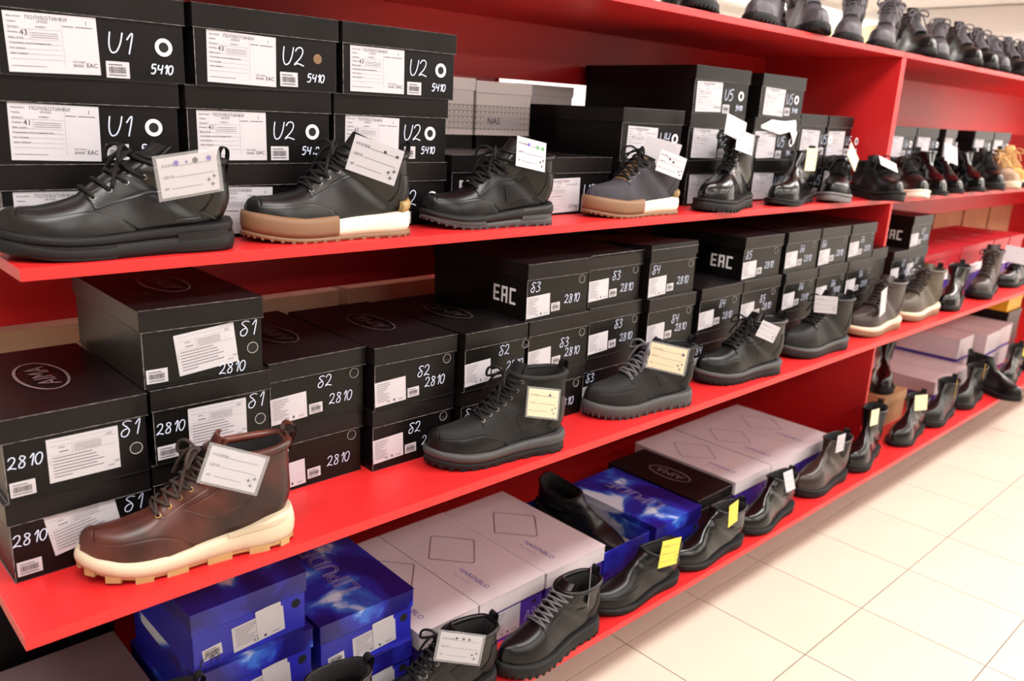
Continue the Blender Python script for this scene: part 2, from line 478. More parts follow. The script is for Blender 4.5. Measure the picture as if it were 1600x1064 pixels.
def label_print(kind, w, h, size):
    key = ('lp', kind, round(w, 4), round(h, 4), size)
    if key in CACHE: return CACHE[key]
    P = []
    if kind == 'U':
        sx = w / 0.125; sz = h / 0.083
        P.append((text_me('ПОЛУБОТИНКИ', 0.0072 * sx, INK), T(.028 * sx, .0738 * sz)))
        P.append((text_me('UFOGG', 0.0045 * sx, INK), T(.042 * sx, .0695 * sz)))
        P.append((text_me(size, 0.011 * sx, INKD), T(.019 * sx, .0515 * sz)))
        P.append((text_me('1', 0.0085 * sx, INKD), T(.108 * sx, .071 * sz)))
        P.append((text_me('ЧЕСТНЫЙ', 0.0036 * sx, INK), T(.086 * sx, .0165 * sz)))
        P.append((text_me('ЗНАК', 0.0058 * sx, INKD), T(.086 * sx, .0105 * sz)))
        P.append((text_me('EAC', 0.0088 * sx, INKD), T(.105 * sx, .0105 * sz)))
        for i, s in enumerate(('Вид обуви:', 'Марка:', 'Артикул:', 'Размер:', 'Верх: кожа', 'Подкладка: искусственный мех', 'Низ: резина', 'Цвет: чёрный')):
            P.append((text_me(s, 0.0036 * sx, INK), T(.004 * sx, (.0755 - .0072 * i) * sz)))
        P.append((text_me('ОМ8397-1', 0.0036 * sx, INK), T(.04 * sx, .0625 * sz)))
        r = [(.004 * sx, z * sz, .074 * sx, (z + .0003) * sz) for z in (.06, .046, .0395, .0325, .0255, .0185)]
        r += [(.0755 * sx, .01 * sz, .0758 * sx, .08 * sz), (.032 * sx, .047 * sz, .0323 * sx, .0595 * sz)]
        r += [(.077 * sx, .0665 * sz, .092 * sx, .0678 * sz), (.095 * sx, .0665 * sz, .119 * sx, .0678 * sz)]
        r += [(.034 * sx, z * sz, .07 * sx, (z + .0007) * sz) for z in (.055, .052, .049)]
        r += [(.004 * sx, .0085 * sz, .05 * sx, .0092 * sz)]
        P.append((flat_rects(r, INKL, key + ('r',)), T0(0, 0)))
    elif kind == 'B1':
        sx = w / 0.1; sz = h / 0.066
        P.append((text_me('610', 0.005 * sx, INK), T(.083 * sx, .056 * sz)))
        P.append((text_me('AIMA', 0.0036 * sx, INKD), T(.016 * sx, .05 * sz)))
        P.append((text_me('ЗНАК', 0.0036 * sx, INK), T(.082 * sx, .006 * sz)))
        P.append((text_me('EAC', 0.0045 * sx, INK), T(.092 * sx, .011 * sz)))
        r = [(.005 * sx, z * sz, .095 * sx, (z + .0003) * sz) for z in (.061, .0545, .04)]
        r += [(.034 * sx, .04 * sz, .0343 * sx, .0545 * sz), (.003 * sx, .026 * sz, .0035 * sx, .037 * sz)]
        r += [(.037 * sx, z * sz, .075 * sx, (z + .0008) * sz) for z in (.051, .048, .045, .042)]
        rr = random.Random(5)
        r += [(.006 * sx, (.036 - .0048 * i) * sz, (.03 + .05 * rr.random()) * sx, (.0372 - .0048 * i) * sz) for i in range(7)] + [(.016 * sx, .044 * sz, .029 * sx, .0455 * sz)]
        P.append((flat_rects(r, INKL, key + ('r',)), T0(0, 0)))
    else:
        sx = w / 0.07; sz = h / 0.048
        P.append((text_me(size, 0.0075 * sx, INK), T(.026 * sx, .0035 * sz)))
        P.append((text_me('ЗНАК', 0.004 * sx, INK), T(.052 * sx, .004 * sz)))
        r = [(.041 * sx, .004 * sz, .0445 * sx, .0085 * sz)]
        P.append((flat_rects(r, INK, key + ('r',)), T0(0, 0)))
        rr = random.Random(6)
        r = [(.004 * sx, (.0425 - .0042 * i) * sz, (.02 + .018 * rr.random()) * sx, (.0436 - .0042 * i) * sz) for i in range(9)]
        P.append((flat_rects(r, INKL, key + ('q',)), T0(0, 0)))
    me = join_me('label_print', P)
    CACHE[key] = me
    return me

def barcode_print(w, h):
    key = ('bc', round(w, 4), round(h, 4))
    if key in CACHE: return CACHE[key]
    r = []; x = w * 0.12; rr = random.Random(3)
    while x < w * 0.86:
        b = w * rr.choice((0.012, 0.02, 0.03)); r.append((x, h * 0.3, x + b, h * 0.68)); x += b + w * rr.choice((0.015, 0.03))
    r += [(w * .1, h * .78, w * .7, h * .83), (w * .1, h * .15, w * .85, h * .2)]
    me = flat_rects(r, INK, key + ('x',)); CACHE[key] = me
    return me

def ring_me(ro, ri, mat, n=20):
    key = ('ring', ro, ri, mat.name)
    if key in CACHE: return CACHE[key]
    V, F = [], []
    for i in range(n):
        a = 2 * PI * i / n
        V += [(ro * math.cos(a), 0, ro * math.sin(a)), (ro * math.cos(a), -.0007, ro * math.sin(a)), (ri * math.cos(a), -.0007, ri * math.sin(a)), (ri * math.cos(a), 0, ri * math.sin(a))]
    for i in range(n):
        a = 4 * i; b = 4 * ((i + 1) % n)
        for k in range(3): F.append((a + k, b + k, b + k + 1, a + k + 1))
    me = mk('ring', V, F, mat); CACHE[key] = me
    return me

def disc_me(r, mat, a0=0, a1=2 * PI, n=18):
    key = ('disc', r, mat.name, a0, a1)
    if key in CACHE: return CACHE[key]
    V = [(0, 0, 0)] + [(r * math.cos(a0 + (a1 - a0) * i / n), 0, r * math.sin(a0 + (a1 - a0) * i / n)) for i in range(n + 1)]
    F = [(0, i, i + 1) for i in range(1, n + 1)]
    me = mk('disc', V, F, mat); CACHE[key] = me
    return me

def diamond_me(w, d, t, mat):
    key = ('dia', w, d, t)
    if key in CACHE: return CACHE[key]
    pts = []
    for (cx, cy, a0) in ((w / 2, 0, -60), (0, d / 2, 30), (-w / 2, 0, 120), (0, -d / 2, 210)):
        for k in range(5):
            an = math.radians(a0 + k * 30); rr = 0.009
            ux, uy = (cx, cy); L = math.hypot(ux, uy); f = (L - 0.014) / L
            pts.append((ux * f + rr * math.cos(an), uy * f + rr * math.sin(an)))
    V, F = [], []; n = len(pts)
    for (x, y) in pts:
        L = math.hypot(x, y); V += [(x, y, 0), (x * (1 - t / L), y * (1 - t / L), 0)]
    for i in range(n):
        a = 2 * i; b = 2 * ((i + 1) % n); F.append((a, b, b + 1, a + 1))
    me = mk('diamond_print', V, F, mat); CACHE[key] = me
    return me

def oval_me(a, b, t, mat):
    key = ('oval', a, b, t, mat.name)
    if key in CACHE: return CACHE[key]
    V, F = [], []; n = 40
    for i in range(n):
        an = 2 * PI * i / n
        V += [(a * math.cos(an), b * math.sin(an), 0), ((a - t * (0.6 + 0.4 * abs(math.sin(an)))) * math.cos(an), (b - t) * math.sin(an), 0)]
    for i in range(n):
        k = 2 * i; l = 2 * ((i + 1) % n); F.append((k, l, l + 1, k + 1))
    me = mk('oval_print', V, F, mat); CACHE[key] = me
    return me

# ------------------------------------------------------------------ the room
TS = 0.336; TX = 1.2959; TY = -0.1074
floor = add('floor', box_me(-4, 9, -6.2, 4.2, -0.05, -0.002, tiled_floor()))
tag(floor, 'pale beige glazed square tile floor of the aisle', 'floor', kind='structure')
tile_me = box_me(0.0016, TS - 0.0016, 0.0016, TS - 0.0016, -0.0035, 0.0, FLOORT, 0.0008)
for j in range(9):
    for i in range(-6, 23):
        add('floor_tile', tile_me, floor, (TX + i * TS, TY + TS - (j + 1) * TS + 0.0, 0))
ceil = add('ceiling', box_me(-4, 9, -6.2, 4.2, CEIL + 0.012, CEIL + 0.06, CEILM))
tag(ceil, 'light grey suspended panel ceiling', 'ceiling', kind='structure')
pan_me = box_me(0.006, 0.594, 0.006, 0.594, 0.0, 0.012, CEILM, 0.003)
for i in range(21):
    for j in range(12):
        add('ceiling_panel', pan_me, ceil, (-3.8 + i * 0.6, -3.1 + j * 0.6, CEIL))
WALLF = pm('front_wall_paint', (150, 144, 140), 0.85)
def wall(name, a, label):
    o = add(name, box_me(*a, WALLF if name == 'wall_front' else WALLM)); tag(o, label, 'wall', kind='structure'); return o
wall('wall_end', (9, 9.1, -6.2, 4.2, 0, CEIL + .06), 'off-white painted wall at the far end of the aisle')
wall('wall_back', (-4, 9, 4.2, 4.3, 0, CEIL + .06), 'off-white wall behind the shelving')
wall('wall_front', (-4, 9, -6.3, -6.2, 0, CEIL + .06), 'grey wall on the near side of the aisle')
wall('wall_left', (-4.1, -4, -6.2, 4.2, 0, CEIL + .06), 'off-white wall at the near end of the aisle')
o = add('trim_1', box_me(8.93, 9.0, -6.2, 2.95, 2.305, CEIL, WALLG)); tag(o, 'greyish beam along the top of the far wall', 'beam', kind='structure')
o = add('door_1', box_me(8.94, 9.0, 2.97, 3.9, 0, 2.42, TANWOOD, 0.004)); tag(o, 'tan wooden door at the far wall', 'door', kind='structure')
add('door_panel', box_me(8.925, 8.94, 3.1, 3.77, 1.25, 2.25, TANWOOD, 0.004), o)
add('door_panel', box_me(8.925, 8.94, 3.1, 3.77, 0.2, 1.1, TANWOOD, 0.004), o)

DIFF = emit_mat('lamp_diffuser', (255, 252, 246), 5.0)
FRAMEM = pm('lamp_frame', (232, 232, 230), 0.4)
def ceiling_lamp(i, x, y):
    r = empty('ceiling_lamp', (x, y, CEIL))
    where = 'behind the shelving' if y > 0 else 'over the aisle by the shelving' if y > -1 else 'in the second row out from the shelving' if y > -3 else 'in the third row out from the shelving'
    words = ('first', 'second', 'third', 'fourth', 'fifth', 'sixth', 'seventh')
    tag(r, 'white ceiling panel lamp %s, %s along its row' % (where, words[i % 6]), 'lamp', 'ceiling lamps')
    f = mk('frame', *(lambda: ([(sx * a, sy * b, z) for (a, b, z) in ((.62, .31, 0), (.62, .31, -.05), (.6, .29, -.05), (.6, .29, -.03)) for (sx, sy) in ((-1, -1), (1, -1), (1, 1), (-1, 1))],
        [(4 * k + q, 4 * k + (q + 1) % 4, 4 * k + 4 + (q + 1) % 4, 4 * k + 4 + q) for k in range(3) for q in range(4)]))(), FRAMEM)
    add('lamp_frame', f, r)
    add('diffuser', box_me(-.6, .6, -.29, .29, -.034, -.03, DIFF), r)
    ld = bpy.data.lights.new('lamp_light', 'AREA'); ld.shape = 'RECTANGLE'; ld.size = 1.2; ld.size_y = 0.58
    ld.energy = LAMP_W[y]; ld.color = (1.0, 0.975, 0.95)
    lo = bpy.data.objects.new('lamp_light', ld); COL.objects.link(lo); lo.parent = r; lo.location = (0, 0, -0.052)
for i, (x, y) in enumerate(LAMPS): ceiling_lamp(i, x, y)

# ------------------------------------------------------------------ red shelving
Z1, Z2, Z3, ZT = 1.1134, 0.6696, 0.1641, 1.6127
TH = 0.018
def shelving(label, x0, x1, lefts, two_panels, loc):
    r = empty('shelving_unit', loc)
    tag(r, label, 'shelving', 'red shelving units')
    def bd(name, a, lab=None):
        a = [a[0] - loc[0], a[1] - loc[0], a[2] - loc[1], a[3] - loc[1], a[4], a[5]]
        o = add(name, box_me(*a, RED, 0.0012), r)
        if lab: o['label'] = lab
        return o
    bd('shelf_board', (lefts[0], x1, .042, 1.14, ZT - TH, ZT))
    bd('shelf_board', (lefts[1], x1, 0.0, 1.14, Z1 - TH, Z1))
    bd('shelf_board', (lefts[2], x1, -.1706, 1.16, Z2 - TH, Z2))
    bd('shelf_board', (lefts[3], x1, -.1851, 1.16, Z3 - TH, Z3))
    for px, y0 in two_panels:
        bd('side_panel', (px, px + .0165, max(y0, .045), 1.13, Z1, ZT - TH))
        bd('side_panel', (px, px + .0165, max(y0, .0), 1.13, Z2, Z1 - TH))
        bd('side_panel', (px, px + .0165, max(y0, -.03), 1.13, Z3, Z2 - TH))
    xe = x1 - .02
    bd('back_strip', (x0 + .02, xe, .57, .586, 1.437 if x0 < 1 else 1.36, ZT - TH))
    bd('back_strip', (x0 + .02, xe, .57, .586, .894, Z1 - TH))
    a = [x0 + .02 - loc[0], xe - loc[0], .08 - loc[1], 1.06 - loc[1], 0, Z3 - TH]
    add('plinth', box_me(*a, PLINTH, 0.001), r)
    return r
shelving('red laminate shelving unit nearest the camera, with four long boards', 0.0, 2.7995, (0.0, 0.0, -.0785, -.0785),
         [(0.02, .62), (1.4, .62), (2.783, -.03)], (1.4, .5, 0))
shelving('red laminate shelving unit farther down the aisle, beyond the double panel', 2.8005, 6.9, (2.8005,) * 4,
         [(2.8015, .035), (4.85, .62), (6.88, -.03)], (4.85, .5, 0))

# ------------------------------------------------------------------ shoe boxes
def lay_label(root, fy, x, z, w, h, kind, size='43', roll=0.0):
    pl = add('label', box_me(0, w, -.0004, 0, 0, h, WHITEP), root, (x, fy, z), (0, roll, 0))
    add('print', label_print(kind, w, h, size), pl, (0, -.0008, 0))
    return pl
def lay_barcode(root, fy, x, z, w, h, roll=0.0):
    pl = add('barcode_sticker', box_me(0, w, -.0004, 0, 0, h, WHITEP), root, (x, fy, z), (0, roll, 0))
    add('print', barcode_print(w, h), pl, (0, -.0008, 0))
def lay_hand(root, fy, x, z, s, h, w=0.0016):
    add('handwriting', hand_me(s, h, MARKER, w), root, (x, fy - .0009, z))
def lay_text(name, root, s, size, mat, loc, rot, align='CENTER'):
    return add(name, text_me(s, size, mat, align), root, loc, rot)

def shoe_box(label, x, y, z, w, d, h, body=BLACKCARD, lid=BLACKLID, lidh=0.036, rz=0.0, group=None, lidtilt=0.0):
    """x,y,z: lower left front corner; returns root and local y of the front face"""
    r = empty('shoe_box', (x + w / 2, y + d / 2, z), rz)
    tag(r, label, 'shoe box', group)
    add('body', tray_me(w - .006, d - .006, h - .003, .002, body, True), r)
    lo = add('lid', tray_me(w, d, lidh, .002, lid, False), r, (0, 0, h - lidh + .0005), (lidtilt, 0, 0))
    if body in (BLACKCARD, OLIVECARD):
        add('edge_wear', box_me(-w / 2, w / 2, -.0005, .0007, -.0007, .0005, WORN), r, (0, -d / 2, h + .0005))
        add('edge_wear', box_me(-w / 2, w / 2, -.0004, .0004, -.0004, .0004, WORN), r, (0, -d / 2, h - lidh + .0008))
        add('edge_wear', box_me(-.0004, .0006, -.0004, .0006, 0, h - lidh, WORN), r, (-w / 2 + .003, -d / 2 + .003, 0))
    return r, lo, -(d - .006) / 2, -w / 2

ORD = ('first', 'second', 'third', 'fourth', 'fifth', 'sixth', 'seventh', 'eighth', 'ninth', 'tenth', 'eleventh', 'twelfth', 'thirteenth')
def tier_word(t, n):
    if n == 1: return 'standing alone'
    if n == 2: return ('bottom', 'top')[t]
    return ('bottom', 'middle', 'top')[t]

# --- upper shelf: large boxes with eyelet ring
def ubox(label, x, y, z, code, size, w=.268, d=.41, h=.1255, rz=0.0, ring=True, var=0, grp='black boxes on the upper shelf', lw=1.0, price='5410'):
    r, lo, fy, lx = shoe_box(label, x, y, z, w, d, h, BLACKCARD, BLACKLID, .037, rz, grp)
    fy -= .0003
    jx = (0, .004, -.003, .006)[var % 4]; jz = (0, .002, -.002, .001)[(var * 3) % 4]
    lay_label(r, fy, lx + .018 + jx, .006 + jz, .122, .081, 'U', size, (0, .02, -.02, 0.03)[var % 4])
    lay_barcode(r, fy, lx + .148 + jx, .006 + jz, .034, .024)
    lay_hand(r, fy, lx + .153 + jx, .042 + jz, code, .03, .002)
    lay_hand(r, fy, lx + .208 - jx, .016 + jz, price, .0135, .0021)
    add('hole', disc_me(.0085, HOLE if ring else pm('cut_card', (120, 92, 66), 0.8)), r, (lx + .23 - jx, fy - .0003, .056 + jz))
    if ring: add('eyelet_ring', ring_me(.0135, .0078, RINGW), r, (lx + .23 - jx, fy - .0003, .056 + jz))
    return r
G1 = 'black boxes with ring holes on the upper shelf'
HU = .1255
for ci, (x, y, code, sizes) in enumerate([(.017, .135, 'U1', ('41', '41', '43')), (.294, .13, 'U2', ('42', '41', '43')), (.569, .13, 'U2', ('42', '43', '43'))]):
    for t in range(3):
        ubox('black shoe box marked %s, %s box of the %s tall stack from the left' % (code, tier_word(t, 3), ORD[ci]),
             x + (-.004, 0, .012)[t], y + (0, .003, -.002)[t], Z1 + t * HU, code, sizes[t], rz=math.radians((0.4, -.5, .3)[t]), ring=not (ci == 1 and t == 2), var=ci * 3 + t, grp=G1)
ubox('black shoe box lying behind the black sneaker with a sculpted sole', .852, .135, Z1, 'U3', '42', var=1, grp=G1, d=.27, h=.14)
ubox('black shoe box marked U3 between the sneaker and the grey shoe', 1.122, .132, Z1, 'U3', '41', w=.245, var=2, grp=G1, rz=math.radians(-.5), d=.27, h=.135)
ubox('black shoe box at the bottom of the U4 stack behind the grey shoe', 1.408, .14, Z1, 'U4', '42', w=.262, var=0, grp=G1)
ubox('black shoe box marked U4 above the grey shoe', 1.408, .135, Z1 + HU, 'U4', '42', w=.255, var=3, grp=G1, rz=math.radians(-1.0), h=.132)
for ci, (x, w) in enumerate(((1.702, .272), (2.035, .272))):
    for t in range(3):
        r = ubox('black shoe box marked U5, %s box of the %s U5 stack' % (tier_word(t, 3), ('left', 'right')[ci]), x + (-.003, -.008, 0)[t], .135, Z1 + t * HU + (.002 * t), 'U5', '43', w=w, var=ci + t, grp=G1, rz=math.radians((.3, -.4, -.8 if ci == 0 else 1.0)[t]), h=.1255)
        if ci == 1 and t == 1:
            V = [(-.115, 0, .098), (-.05, -.006, .122), (.03, -.004, .118), (.105, -.002, .124), (.128, 0, .085), (.1, -.008, .05), (.07, -.007, .088), (.0, -.009, .078)]
            fo = add('torn_foil', mk('torn_foil', V + [(a, b - .0006, c) for a, b, c in V], [(0, 7, 1), (1, 7, 2), (2, 7, 6), (2, 6, 3), (3, 6, 4), (4, 6, 5), (8, 9, 15), (9, 10, 15), (10, 14, 15), (10, 11, 14), (11, 12, 14), (12, 13, 14)], pm('silver_foil', (235, 235, 238), 0.25, metal=0.85, bump=0.6, scale=60)), r, (0, -.203, 0))
for ci, x in enumerate((2.31, 2.505)):
    for t in range(2):
        ubox('narrow black shoe box right on the upper shelf, %s of the %s pair' % (tier_word(t, 2), ('left', 'right')[ci]), x, .14, Z1 + t * .136, 'U5', '42', w=.185, h=.136, var=ci + t, grp=G1)
# farther unit, upper shelf
for (x, w, n, rz) in ((3.11, .262, 2, 0), (3.395, .222, 2, -1.5), (3.655, .2, 2, 6), (4.07, .262, 2, 0), (4.345, .25, 2, 0)):
    for t in range(n):
        ubox('black shoe box on the far upper shelf, %s one, %s stack from the panel' % (tier_word(t, n), {3.11: 'first', 3.395: 'second', 3.655: 'third, skewed', 4.07: 'fourth', 4.345: 'fifth'}[x]),
             x + .04, .2, Z1 + t * HU, 'U6', '42', w=w, d=.36, var=t, grp='black boxes in the farther unit, upper shelf', rz=math.radians(rz))
# white boxes standing deep behind
def nasbox(label, x, y, z, w, d, h, txt=None):
    r, lo, fy, lx = shoe_box(label, x, y, z, w, d, h, NASM, WHITEC, .03, 0, 'white boxes deep behind the upper shelf')
    if txt:
        add('lettering_panel', box_me(.03, w - .045, -.0005, 0, .022, .05, WHITEP), r, (lx, fy, 0))
        add('lettering', text_me(txt, .024, INKD), r, (lx + .042, fy - .0012, .028), (PI / 2, 0, 0))
for k, (x, y) in enumerate(((.955, .42), (1.162, .42), (1.69, .6))):
    shoe_box('black box under the %s of the white boxes deep on the upper shelf' % ('left one', 'middle one', 'right one')[k], x, y, Z1, .195, .33, .171, group='dark boxes under the white ones')
nasbox('plain white patterned box deep behind the black boxes, left one', .955, .42, Z1 + .172, .2, .33, .138)
nasbox('white patterned box with grey lettering deep behind the black boxes', 1.158, .42, Z1 + .172, .2, .33, .134, 'NAS')
nasbox('white box with only its lid edge showing behind the U4 box', 1.46, .58, Z1 + .172, .235, .33, .142)

# --- middle shelf: boot boxes 200 x 122 x 330 mm
def aima_lid(r, lo, dim, d, rot=1):
    m = LOGO if not dim else LOGOD
    if dim == 2: m = LOGOD
    zt = .0366
    add('oval_print', oval_me(.075, .036, .0045, m), lo, (0, .0, zt), (0, 0, PI / 2))
    add('lettering', text_me('AIMA', .042, m, 'CENTER'), lo, (.015, .0, zt), (0, 0, PI / 2))
def bbox(label, x, y, z, code, style, size='43', w=.2, d=.33, h=.1225, rz=0.0, dim=None, eac=False, price='2810', body=OLIVECARD, var=0, lidtilt=0.0, grp='black boot boxes on the middle shelf'):
    r, lo, fy, lx = shoe_box(label, x, y, z, w, d, h, body, BLACKLID, .034, rz, grp, lidtilt)
    fy -= .0003
    if style == 'a':      # big tilted label, marker codes, round hole
        tl = (-.10, -.0, -.16, .12)[var % 4]
        lay_label(r, fy, lx + .056, .012 + (0, .004, .012, .006)[var % 4], .096, .066, 'B1', size, tl)
        lay_barcode(r, fy, lx + .006, .008, .032, .022)
        lay_hand(r, fy, lx + .155, .062, code, .024)
        lay_hand(r, fy, lx + (.118, .006, .004, .118)[var % 4], (.004, .05, .055, .004)[var % 4], price, .0172)
        add('hole', disc_me(.009, HOLE), r, (lx + .176, fy - .0003, .04)); add('hole_rim', ring_me(.0095, .0085, EDGEC), r, (lx + .176, fy - .0003, .04))
    else:
        lay_label(r, fy, lx + .004, .004 + (0, .006, .01, .003)[var % 4], .07, .048, 'B2', size, -.04)
        lay_barcode(r, fy, lx + .078, .012 + (0, .003, .005, .0)[var % 4], .027, .019, -.03)
        lay_hand(r, fy, lx + (.012, .095, .085, .1)[var % 4], (.062, .062, .058, .05)[var % 4], code, .021)
        lay_hand(r, fy, lx + .118, .026, price, .019)
        add('hole', disc_me(.009, HOLE, PI, 2 * PI), r, (lx + .172, fy - .0003, .076)); add('hole_rim', ring_me(.0095, .0088, EDGEC), r, (lx + .172, fy - .0002, .076))
    if dim is not None: aima_lid(r, lo, dim, d)
    if eac:
        add('lettering', eac_me(.036), r, (-w / 2 + .0024, -.055, .028), (0, 0, -PI / 2))
    return r
G2 = 'black boot boxes on the middle shelf'
HB = .1225
#            x,    y,   code, tiers, style, dim logo, eac, dz top
cols = [(-.058, -.026, 'b1', 2, 'a', 0, False), (.147, -.02, 'b1', 3, 'a', 0, False), (.349, .005, 'b2', 2, 'b', 1, False),
        (.553, -.018, 'b2', 2, 'b', 1, False), (.757, -.03, 'b2', 2, 'b', 1, False), (.939, -.03, 'b3', 3, 'b', None, True),
        (1.145, -.018, 'b3', 3, 'b', None, False), (1.352, -.035, 'b4', 3, 'b', None, False), (1.578, -.03, 'b4', 2, 'b', None, False),
        (1.79, -.03, 'b5', 3, 'b', None, True), (2.02, -.03, 'b6', 3, 'b', None, False), (2.237, -.03, 'b6', 3, 'b', None, False),
        (2.44, -.03, 'b6', 3, 'b', None, False)]
for ci, (x, y, code, n, st, dim, eac) in enumerate(cols):
    for t in range(n):
        top = t == n - 1
        if eac and ci == 9 and not top: e2 = t == 1
        else: e2 = eac and top
        cd = code.replace('b', 'б')
        bbox('black boot box marked %s, %s box of the %s stack on the middle shelf' % (cd, tier_word(t, n), ORD[ci]),
             x + (0, .003, -.002)[t], y + (0, -.004, .002)[t], Z2 + t * HB + (.001 * t), code, st, ('42', '43', '41')[t], w=.176 if ci == 4 else .196 if ci not in (8, 9, 10) else .206, dim=dim if top else None,
             eac=e2, var=(ci * 2 + t) if st == 'b' else (2, 1)[t] if ci == 0 else (3, 1, 0)[t], rz=math.radians((.6, -.8, .4, -.3)[(ci + t * 2) % 4]),
             lidtilt=-.07 if ci == 7 and top else .03 if ci == 6 and top else 0.0, body=OLIVECARD if ci % 3 else BLACKCARD, grp=G2)
r, lo, fy, lx = shoe_box('single low black box at the right end of the middle shelf', 2.647, -.02, Z2, .13, .3, .27, group=None)
# beige boxes seen under the back strip
for k, (x, w) in enumerate(((.06, .22), (.3, .26), (.6, .3), (.93, .3))):
    r, lo, fy, lx = shoe_box('beige cardboard box deep behind the middle shelf, %s from the left' % ORD[k], x, .66, Z2, w, .33, .19, BEIGEC, BEIGEC, .05, 0, 'beige boxes behind the middle shelf')
for k in range(3):  # added cartons, keep the gap behind the middle shelf dark
    shoe_box('black carton added to darken the middle shelf back, %s from the left' % ORD[k], 1.43 + k * .44, .66, Z2, .42, .33, .3, group='black cartons added to darken the middle shelf back')
for k in range(6):  # added row blocking light from the other side, so the bottom back stays black
    shoe_box('black carton added to darken the back of the bottom shelf, %s from the left' % ORD[k], .05 + k * .45, .66, Z3, .42, .33, .36, group='black cartons added to darken the bottom shelf back')
# farther unit, middle shelf
def plainbox(label, x, y, z, w, d, h, body, lid, lidh=.03, rz=0, grp=None, lidtilt=0.0):
    return shoe_box(label, x, y, z, w, d, h, body, lid, lidh, math.radians(rz), grp, lidtilt)
G2B = 'black boot boxes in the farther unit'
for t in range(2):
    bbox('black boot box just past the panel on the middle shelf, %s of the left stack' % tier_word(t, 2), 2.84, -.02, Z2 + t * HB, 'b7', 'b', w=.15, var=t, grp=G2B)
for t in range(3):
    bbox('black boot box just past the panel on the middle shelf, %s of the right stack' % tier_word(t, 3), 3.0, -.01, Z2 + t * HB, 'b7', 'b', w=.19, var=t + 1, eac=t == 2, grp=G2B)
for k, (x, y, z, c) in enumerate(((3.2, -.01, 0, 'white'), (3.42, .0, 0, 'white'), (3.64, .0, 0, 'white'), (3.87, .01, 0, 'white'), (4.1, .01, 0, 'white'), (4.33, .01, 0, 'white'))):
    plainbox('violet box with a white lid under the red ones, %s from the left' % ORD[k], x, y, Z2, .21, .33, .11, PURPLE, WHITEC, .035, 0, 'violet boxes on the far middle shelf')
    r, lo, fy, lx = plainbox('flat crimson shoe box on the far middle shelf, %s from the left' % ORD[k], x, y + .01, Z2 + .111, .215, .33, .09, REDBOX, REDBOX, .03, 0, 'crimson boxes on the far middle shelf')
    add('script_print', squiggle_me(.12, LOGOW), lo, (-.06, -.04, .0312), (-PI / 2, 0, 0))
for k in range(6):
    plainbox('brown cardboard box deep on the far middle shelf, %s from the left' % ORD[k], 3.6 + k * .5, .66, Z2, .47, .32, .27, KRAFT, KRAFT, .05, 0, 'brown cartons on the far middle shelf')

# --- bottom shelf
def harbox(label, x, y, z, w=.208, d=.39, h=.126, lid=PINKC, rz=0.0, full=True, label_=False):
    r, lo, fy, lx = shoe_box(label, x, y, z, w, d, h, PURPLE, lid, .043, math.radians(rz), 'mauve lidded violet boxes on the bottom shelf')
    add('diamond_print', diamond_me(.155, .175, .003, pm('diamond_ink', (112, 92, 98), 0.45)), lo, (0, .03, .0436))
    add('lettering', text_me('HARENBLO', .02, VIOLETINK, 'CENTER'), lo, (-.05, -.105, .0436), (0, 0, -PI / 2))
    add('script_print', squiggle_me(.06, VIOLETINK), lo, (-.068, -.055, .0436), (-PI / 2, 0, -PI / 2))
    add('hole', disc_me(.006, HOLE), r, (-lx - .03, fy - .0006, .064))
    lay_hand(r, fy, lx + .145, .02, 'A9', .028, .0012)
    if label_: lay_label(r, fy - .0003, lx + .03, .008, .1, .07, 'B2', '42')
    return r
harbox('dark mauve shoe box with a diamond outline in the lower left corner', -.04, -.045, Z3, lid=TAUPEC, w=.21)
shoe_box('black shoe box under the left end of the middle shelf', -.075, .37, Z3, .26, .24, .3)
def lipbox(label, x, y, z, mi, w=.22, d=.33, h=.115, rz=0.0, hand='K19', lab=True, lettering=True):
    r, lo, fy, lx = shoe_box(label, x, y, z, w, d, h, BLUEC, BLUEP[mi], .042, math.radians(rz), 'blue printed shoe boxes on the bottom shelf')
    if lettering:
        add('lettering_outline', text_me('LIPUDE', .062, pm('lip_outline', (150, 128, 150), 0.4), 'CENTER', .0009), lo, (.025, .0, .0424), (0, 0, PI / 2))
    fy -= .0003
    if lab:
        lay_label(r, fy, lx + .075, .006, .1, .05, 'B2', '43', -.06)
        add('price_sticker', box_me(0, .05, -.0004, 0, 0, .045, WHITEP), r, (lx + .12, fy - .0012, .026), (0, -.08, 0))
        lay_barcode(r, fy, lx + .02, .014, .035, .022, -.1)
    add('handwriting', hand_me(hand, .02, INKD, .0015), r, (lx + .012, fy - .0009, -.0 + .002 + .0))
    add('hole', disc_me(.009, HOLE), r, (-lx - .022, fy - .0003, .055))
    return r
for t in range(3):
    lipbox('blue ice-print shoe box, %s of the tall stack under the middle shelf' % tier_word(t, 3), .19 + (0, .004, -.004)[t], -.022 + (0, -.006, .004)[t], Z3 + t * .1155, t % 3, rz=(0, -.6, .8)[t])
for t in range(2):
    lipbox('blue ice-print shoe box, %s of the shorter stack beside the mauve boxes' % tier_word(t, 2), (.42, .427)[t], -.045 + .006 * t, Z3 + t * .1155, (0, 1)[t], rz=(-.5, -1.5)[t], w=.215)
harbox('mauve shoe box partly hidden by the blue stack', .645, -.055, Z3, w=.163)
harbox('mauve shoe box with a white sticker behind the black lace shoe', .813, -.055, Z3, w=.206, label_=True)
harbox('mauve shoe box beside the opened blue box', 1.023, -.058, Z3, w=.212)
